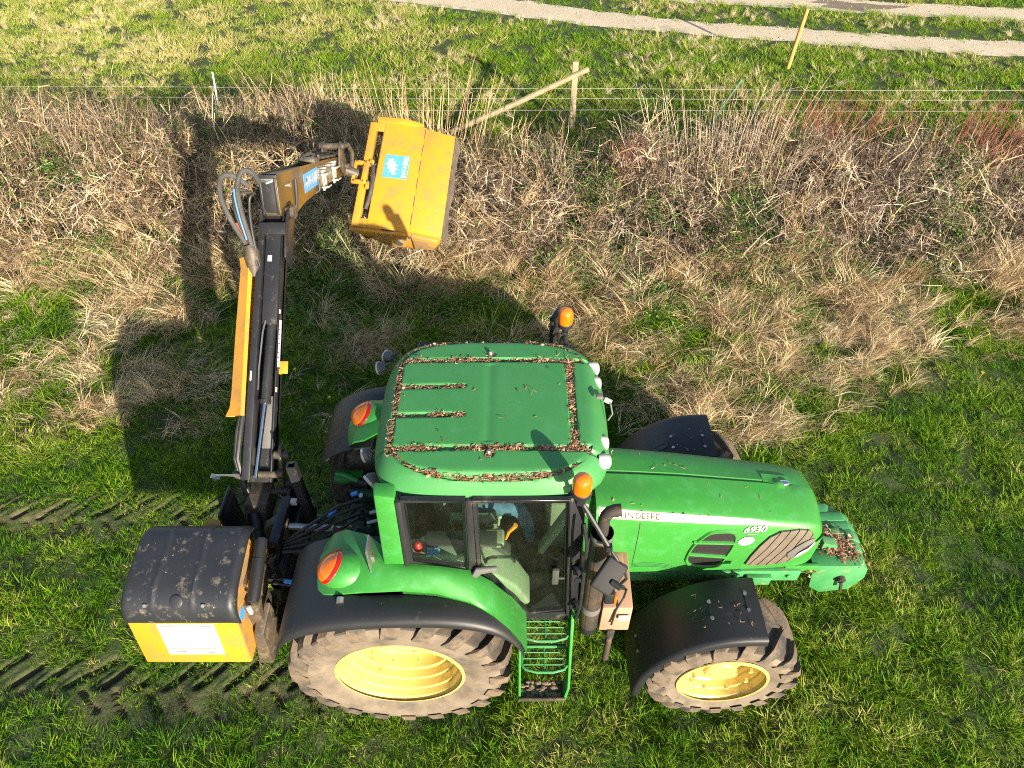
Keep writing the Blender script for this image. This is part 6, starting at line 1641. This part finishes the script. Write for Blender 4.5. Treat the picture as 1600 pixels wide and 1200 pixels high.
# bracket clamped on the rail
bk = MB().box((.0, .66, .02), (.20, .05, .05), TH).box((.0, .96, .02), (.20, .05, .05), TH).box((-.085, .81, .02), (.04, .34, .05), TH).box((.065, .81, .025), (.07, .34, .06), TH).box((.125, .62, .02), (.06, .10, .045), TH).box((.125, .97, .02), (.06, .10, .045), TH).obj('clamp_bracket', 'yellow', head, bevel=.008)
for x, y in ((-.06, .66), (.06, .66), (-.06, .96), (.06, .96), (.13, .66), (.14, .93)):
    MB().lathe([(.014, 0), (.014, .02), (.001, .022)], 6, TH @ Matrix.Translation((x, y, .045))).obj('bolt', 'steel', bk)
MB().tube([tuple(TH @ Vector(p)) for p in ((.14, .30, -.05), (.19, .50, .03), (.19, .70, .06), (.15, .92, .02), (.12, 1.05, -.06))], .03, 10).obj('motor_hose', 'hose', head)
MB().tube([tuple(TD @ Vector((.0, DL - .05, .04))), tuple(TH @ Vector((-.05, .80, -.02)))], .07, 12).tube([tuple(TD @ Vector((.12, DL - .30, .30))), tuple(TD @ Vector((.19, DL - .12, .33))), tuple(TD @ Vector((.21, DL + .02, .20))), tuple(TD @ Vector((.18, DL + .05, .02)))], .028, 10).obj('head_pivot', 'grime', dip)
stk = MB().box((.46, .97, .002), (.335, .36, .003), TH).obj('sticker', 'blue', head, bevel=.001, seg=1)
v, f = text_mesh('SW-HIRE', .088, bold=.003, spacing=.95)
link('lettering', [tuple(TH @ Vector((.582 - p[1], .97 + p[0], .0055))) for p in v], f, 'white', stk, 0)
L2 = [(-.48, -.05), (-.30, .02), (-.34, .22), (-.16, .18), (-.12, .40), (.04, .28), (.10, .50), (.24, .34), (.44, .42), (.40, .22), (.50, .02), (.32, .04), (.34, -.20), (.16, -.12), (.10, -.40), (-.04, -.16), (-.14, -.42), (-.22, -.14), (-.40, -.34)]
link('logo', [tuple(TH @ Vector((.412 - .19*(b), .965 + .28*a, .0055))) for a, b in L2], [tuple(range(len(L2)))], 'white', stk, 0)

# ================================================================== THE DRIVER
def driver():
    J = {  # joint: (position, radius)
        'pelvis': ((.46, 0, 1.76), .15), 'waist': ((.43, 0, 1.92), .14), 'chest': ((.42, 0, 2.13), .165), 'neck0': ((.44, 0, 2.28), .085), 'neck': ((.455, 0, 2.35), .058),
        'hipR': ((.52, -.10, 1.74), .105), 'kneeR': ((.97, -.185, 1.785), .072), 'calfR': ((1.04, -.185, 1.55), .062), 'ankR': ((1.07, -.18, 1.31), .048), 'toeR': ((1.22, -.18, 1.235), .040),
        'hipL': ((.52, .10, 1.74), .105), 'kneeL': ((.98, .17, 1.78), .072), 'calfL': ((1.04, .17, 1.55), .062), 'ankL': ((1.07, .17, 1.31), .048), 'toeL': ((1.22, .17, 1.235), .040),
        'shR': ((.41, -.19, 2.20), .075), 'elR': ((.62, -.27, 1.98), .052), 'wrR': ((.93, -.16, 2.03), .036),
        'shL': ((.41, .19, 2.20), .075), 'elL': ((.62, .27, 1.98), .052), 'wrL': ((.93, .16, 2.03), .036)}
    E = [('pelvis', 'waist'), ('waist', 'chest'), ('chest', 'neck0'), ('neck0', 'neck'), ('pelvis', 'hipR'), ('hipR', 'kneeR'), ('kneeR', 'calfR'), ('calfR', 'ankR'), ('ankR', 'toeR'),
         ('pelvis', 'hipL'), ('hipL', 'kneeL'), ('kneeL', 'calfL'), ('calfL', 'ankL'), ('ankL', 'toeL'), ('chest', 'shR'), ('shR', 'elR'), ('elR', 'wrR'), ('chest', 'shL'), ('shL', 'elL'), ('elL', 'wrL')]
    root = thing('person', 'seated driver in blue jeans and dark jacket inside the tractor cab', 'person', (.46, 0, 1.665))
    def skin_obj(name, J, E, rootk, mat, sub=2):
        names = list(J); me = bpy.data.meshes.new(name)
        me.from_pydata([J[k][0] for k in names], [(names.index(a), names.index(b)) for a, b in E], [])
        o = bpy.data.objects.new(name, me); COL.objects.link(o)
        o.modifiers.new('skin', 'SKIN').use_smooth_shade = True
        for k, sv in zip(names, me.skin_vertices[0].data):
            sv.radius = (J[k][1], J[k][1]); sv.use_root = (k == rootk)
        o.modifiers.new('sub', 'SUBSURF').render_levels = sub
        me.materials.append(mat)
        o.parent = root; o.location = -root.location
        return o
    # clothing colours on one continuous body: jeans below the waist, jacket above, skin at the neck
    m, nt, p, N, L = _nodes('driver_clothes')
    co = N.new('ShaderNodeTexCoord').outputs['Object']
    sp = N.new('ShaderNodeSeparateXYZ'); L.new(co, sp.inputs[0])
    jean = _mix(N, L, _range(N, L, _noise(N, L, co, 22), .4, .65), (0.045, 0.11, 0.19), (0.08, 0.17, 0.27))
    boot = _mix(N, L, _range(N, L, sp.outputs['Z'], 1.335, 1.34), (0.05, 0.035, 0.02), jean)
    jack = _mix(N, L, _range(N, L, sp.outputs['Z'], 1.895, 1.90), boot, (0.05, 0.065, 0.06))
    L.new(_mix(N, L, _range(N, L, sp.outputs['Z'], 2.325, 2.33), jack, (0.50, 0.29, 0.20)), p.inputs['Base Color'])
    p.inputs['Roughness'].default_value = .85
    skin_obj('body', J, E, 'pelvis', m)
    # head with face, ears, hair
    hc = Vector((.475, 0, 2.46))
    rings = []
    for j in range(15):
        th = math.pi * (.03 + .94 * j / 14); rings.append([])
        for k in range(20):
            a = 2*math.pi*k/20
            x, y, z = math.sin(th)*math.cos(a), math.sin(th)*math.sin(a), -math.cos(th)
            w = .075 * (1 - .22*max(0, -z)); d = .098 * (1 - .12*max(0, -z)); h = .118
            nose = .026 * math.exp(-((z + .05)/.20)**2 - (a if a < math.pi else a - 2*math.pi)**2/.05)
            rings[-1].append((hc.x + d*x + nose, hc.y + w*y, hc.z + h*z))
    hd = MB().loft(rings).obj('head', 'skin', root, smooth=70)
    for s in (-1, 1):
        MB().ell((hc.x - .005, s*.077, hc.z - .005), (.022, .010, .032), 10, 8).obj('ear', 'skin', hd)
        MB().ell((hc.x + .083, s*.030, hc.z + .012), (.010, .013, .008), 10, 6).obj('eye', 'ink', hd)
    MB().ell((hc.x + .088, 0, hc.z - .058), (.008, .024, .006), 10, 6).obj('mouth', 'pinkline', hd)
    hr = [[(hc.x - .012 + .103*math.sin(R(t))*math.cos(a), .083*math.sin(R(t))*math.sin(a), hc.z + .012 + .122*math.cos(R(t))) for a in np.linspace(0, 2*math.pi, 21)] for t in (2, 20, 40, 58, 70)]
    MB().grid(hr).obj('hair', 'hair', hd, smooth=70)
    # hands: palm and five bent fingers each; right one on the console, left one on the wheel
    for wr, d, nrm, side in ((Vector((.93, -.16, 2.03)), Vector((.75, .15, .25)), Vector((-.3, 0, .95)), 1), (Vector((.93, .16, 2.03)), Vector((.75, -.15, .25)), Vector((-.3, 0, .95)), -1)):
        d = d.normalized(); sd = d.cross(nrm).normalized() * side; up = sd.cross(d).normalized() * side
        st = []
        pal = wr + d*.09
        hb = MB().tube([tuple(wr - d*.02), tuple(wr + d*.02), tuple(wr + d*.07), tuple(pal)], [.028, .033, .040, .036], 10, flat=1.0)
        for k in range(4):
            b = pal + sd*(.030 - .020*k) - d*.005; ln = (.075, .082, .078, .060)[k]
            hb.tube([tuple(b), tuple(b + d*ln*.45 - up*.004), tuple(b + d*ln*.8 - up*.022), tuple(b + d*ln*.95 - up*.044)], [.010, .0095, .009, .006], 8)
        t0 = wr + d*.035 + sd*.030
        hb.tube([tuple(t0), tuple(t0 + d*.025 + sd*.022 - up*.008), tuple(t0 + d*.055 + sd*.026 - up*.02)], [.012, .011, .008], 8)
        hb.obj('hand', 'skin', root, smooth=70)
driver()
o = MB().lathe([(.030, 0), (.034, .02), (.030, .05), (.026, .055), (.028, .075), (.015, .09), (.001, .092)], 16, Matrix.Translation((.20, -.70, 1.965))).obj('red_capped_jar', 'red'); tag(o, 'small red topped jar on the ledge inside the rear side window', 'jar')
rows = [[(.26 + .10*i/9 + .008*math.sin(j*1.7), -.76 + .07*j/7, 1.962 + .016*abs(math.sin(i*1.3 + j*.9)) ) for i in range(10)] for j in range(8)]
o = MB().grid(rows, (0, 0, -.006)).obj('blue_cloth', 'cloth', None, smooth=60); tag(o, 'crumpled light blue cloth on the ledge inside the rear side window', 'cloth')
MB().box((.30, -.70, 1.95), (.38, .20, .018)).obj('window_ledge', 'trim', T, bevel=.006)

# ================================================================== HEDGE TRIMMINGS lying on the tractor
CH = []
for i in range(8):
    r = np.random.default_rng(500 + i)
    l, w, h = r.uniform(.018, .05), r.uniform(.0025, .006), r.uniform(.002, .004)
    b = r.normal(0, .006)
    if i > 5: l *= 1.7; w *= .6; b *= 2
    if i < 2: l *= .55; w *= 1.7
    v = [(-l/2, -w, 0), (0, b - w, h*.3), (l/2, -w*.5, 0), (l/2, w*.5, 0), (0, b + w, h*.3), (-l/2, w, 0), (-l/2, 0, h), (0, b, h*1.4), (l/2, 0, h)]
    CH.append(shape(v, [(0, 1, 7), (0, 7, 6), (1, 2, 8), (1, 8, 7), (6, 7, 4), (6, 4, 5), (7, 8, 3), (7, 3, 4)], r.random(9) * .0 + r.random()))
CHIPC = [(0.0, (0.05, 0.025, 0.015)), (0.3, (0.16, 0.075, 0.04)), (0.6, (0.34, 0.19, 0.11)), (0.85, (0.55, 0.40, 0.25)), (1.0, (0.72, 0.62, 0.47))]
M['chips'] = plant_mat('wood_chips', CHIPC, .8, 0.0, .35)
m = (groove > .55).ravel() & (X.ravel() < 1.46) & (X.ravel() > .02)
gi_ = np.where(m)[0]
cnt = 5200
sel = rng.choice(gi_, cnt)
xs, ys = X.ravel()[sel] + rng.normal(0, .006, cnt), Y.ravel()[sel] + rng.normal(0, .006, cnt)
heap = _n6(xs*3, ys*3)
zs = Zr.ravel()[sel] + rng.random(cnt) * (.010 + .016 * heap)
keep = rng.random(cnt) < .12 + 1.25 * heap
# stray chips on the panels
ex_ = rng.integers(0, NG*NG, 40); ok = rho.ravel()[ex_] < .78; ex_ = ex_[ok]
px_ = np.concatenate([xs[keep], X.ravel()[ex_]]); py_ = np.concatenate([ys[keep], Y.ravel()[ex_]]); pz_ = np.concatenate([zs[keep], Zr.ravel()[ex_] + .003])
n = len(px_)
o = scatter('hedge_trimmings', CH, [M['chips']]*8, np.column_stack([px_, py_, pz_ + .002]), np.column_stack([rng.normal(0, .25, n), rng.normal(0, .25, n), rng.uniform(0, 6.28, n)]), rng.uniform(.45, 1.25, n), rng.integers(0, 8, n), .08 + rng.random(n) * .62)
tag(o, 'brown chipped hedge trimmings filling the grooves of the cab roof', 'trimmings')
n = 1500
a = rng.random(n)
x = np.where(a < .7, rng.normal(3.76, .09, n) + .12*rng.random(n), rng.uniform(3.52, 3.64, n)); y = np.where(a < .7, -.02 - (x - 3.76)*.45 + rng.normal(0, .07, n), rng.normal(-.20, .05, n))
z = np.where(a < .7, 1.065 + .05*np.exp(-((x-3.74)/.10)**2 - ((y+.01)/.10)**2)*rng.random(n), .99)
o = scatter('hedge_trimmings', CH, [M['chips']]*8, np.column_stack([x, y, z]), np.column_stack([rng.normal(0, .35, n), rng.normal(0, .35, n), rng.uniform(0, 6.28, n)]), rng.uniform(.7, 1.6, n), rng.integers(0, 8, n), .15 + rng.random(n) * .6)
tag(o, 'heap of pale hedge trimmings on the green front weights', 'trimmings')
# a few scraps on bonnet, mudguards and frame
P_ = []
for k in range(18):
    x = rng.uniform(1.7, 3.2); y = rng.uniform(-.28, .26)
    h, t, w = hood_half(x); P_.append((x, HY0 + y, float(np.interp(abs(y), [q[0] for q in h][::-1], [q[1] for q in h][::-1])) + .006))
for k in range(14):
    q = FP[int(rng.integers(1, 15))]; P_.append((q[0] + .035, -rng.uniform(.66, 1.08), q[1] - .035))
for k in range(12):
    q = FP[int(rng.integers(1, 15))]; P_.append((q[0], rng.uniform(.66, 1.08), q[1] + .010))
for k in range(90):
    P_.append((rng.normal(-1.30, .05), rng.normal(-.28, .06), 1.04 + .03*rng.random()))
n = len(P_)
o = scatter('hedge_scraps', CH, [M['chips']]*8, np.array(P_), np.column_stack([rng.normal(0, .1, n), rng.normal(0, .1, n), rng.uniform(0, 6.28, n)]), rng.uniform(.5, 1.1, n), rng.integers(0, 8, n), .2 + rng.random(n) * .6)
tag(o, 'few loose twig scraps lying on the bonnet and front mudguards', 'trimmings')
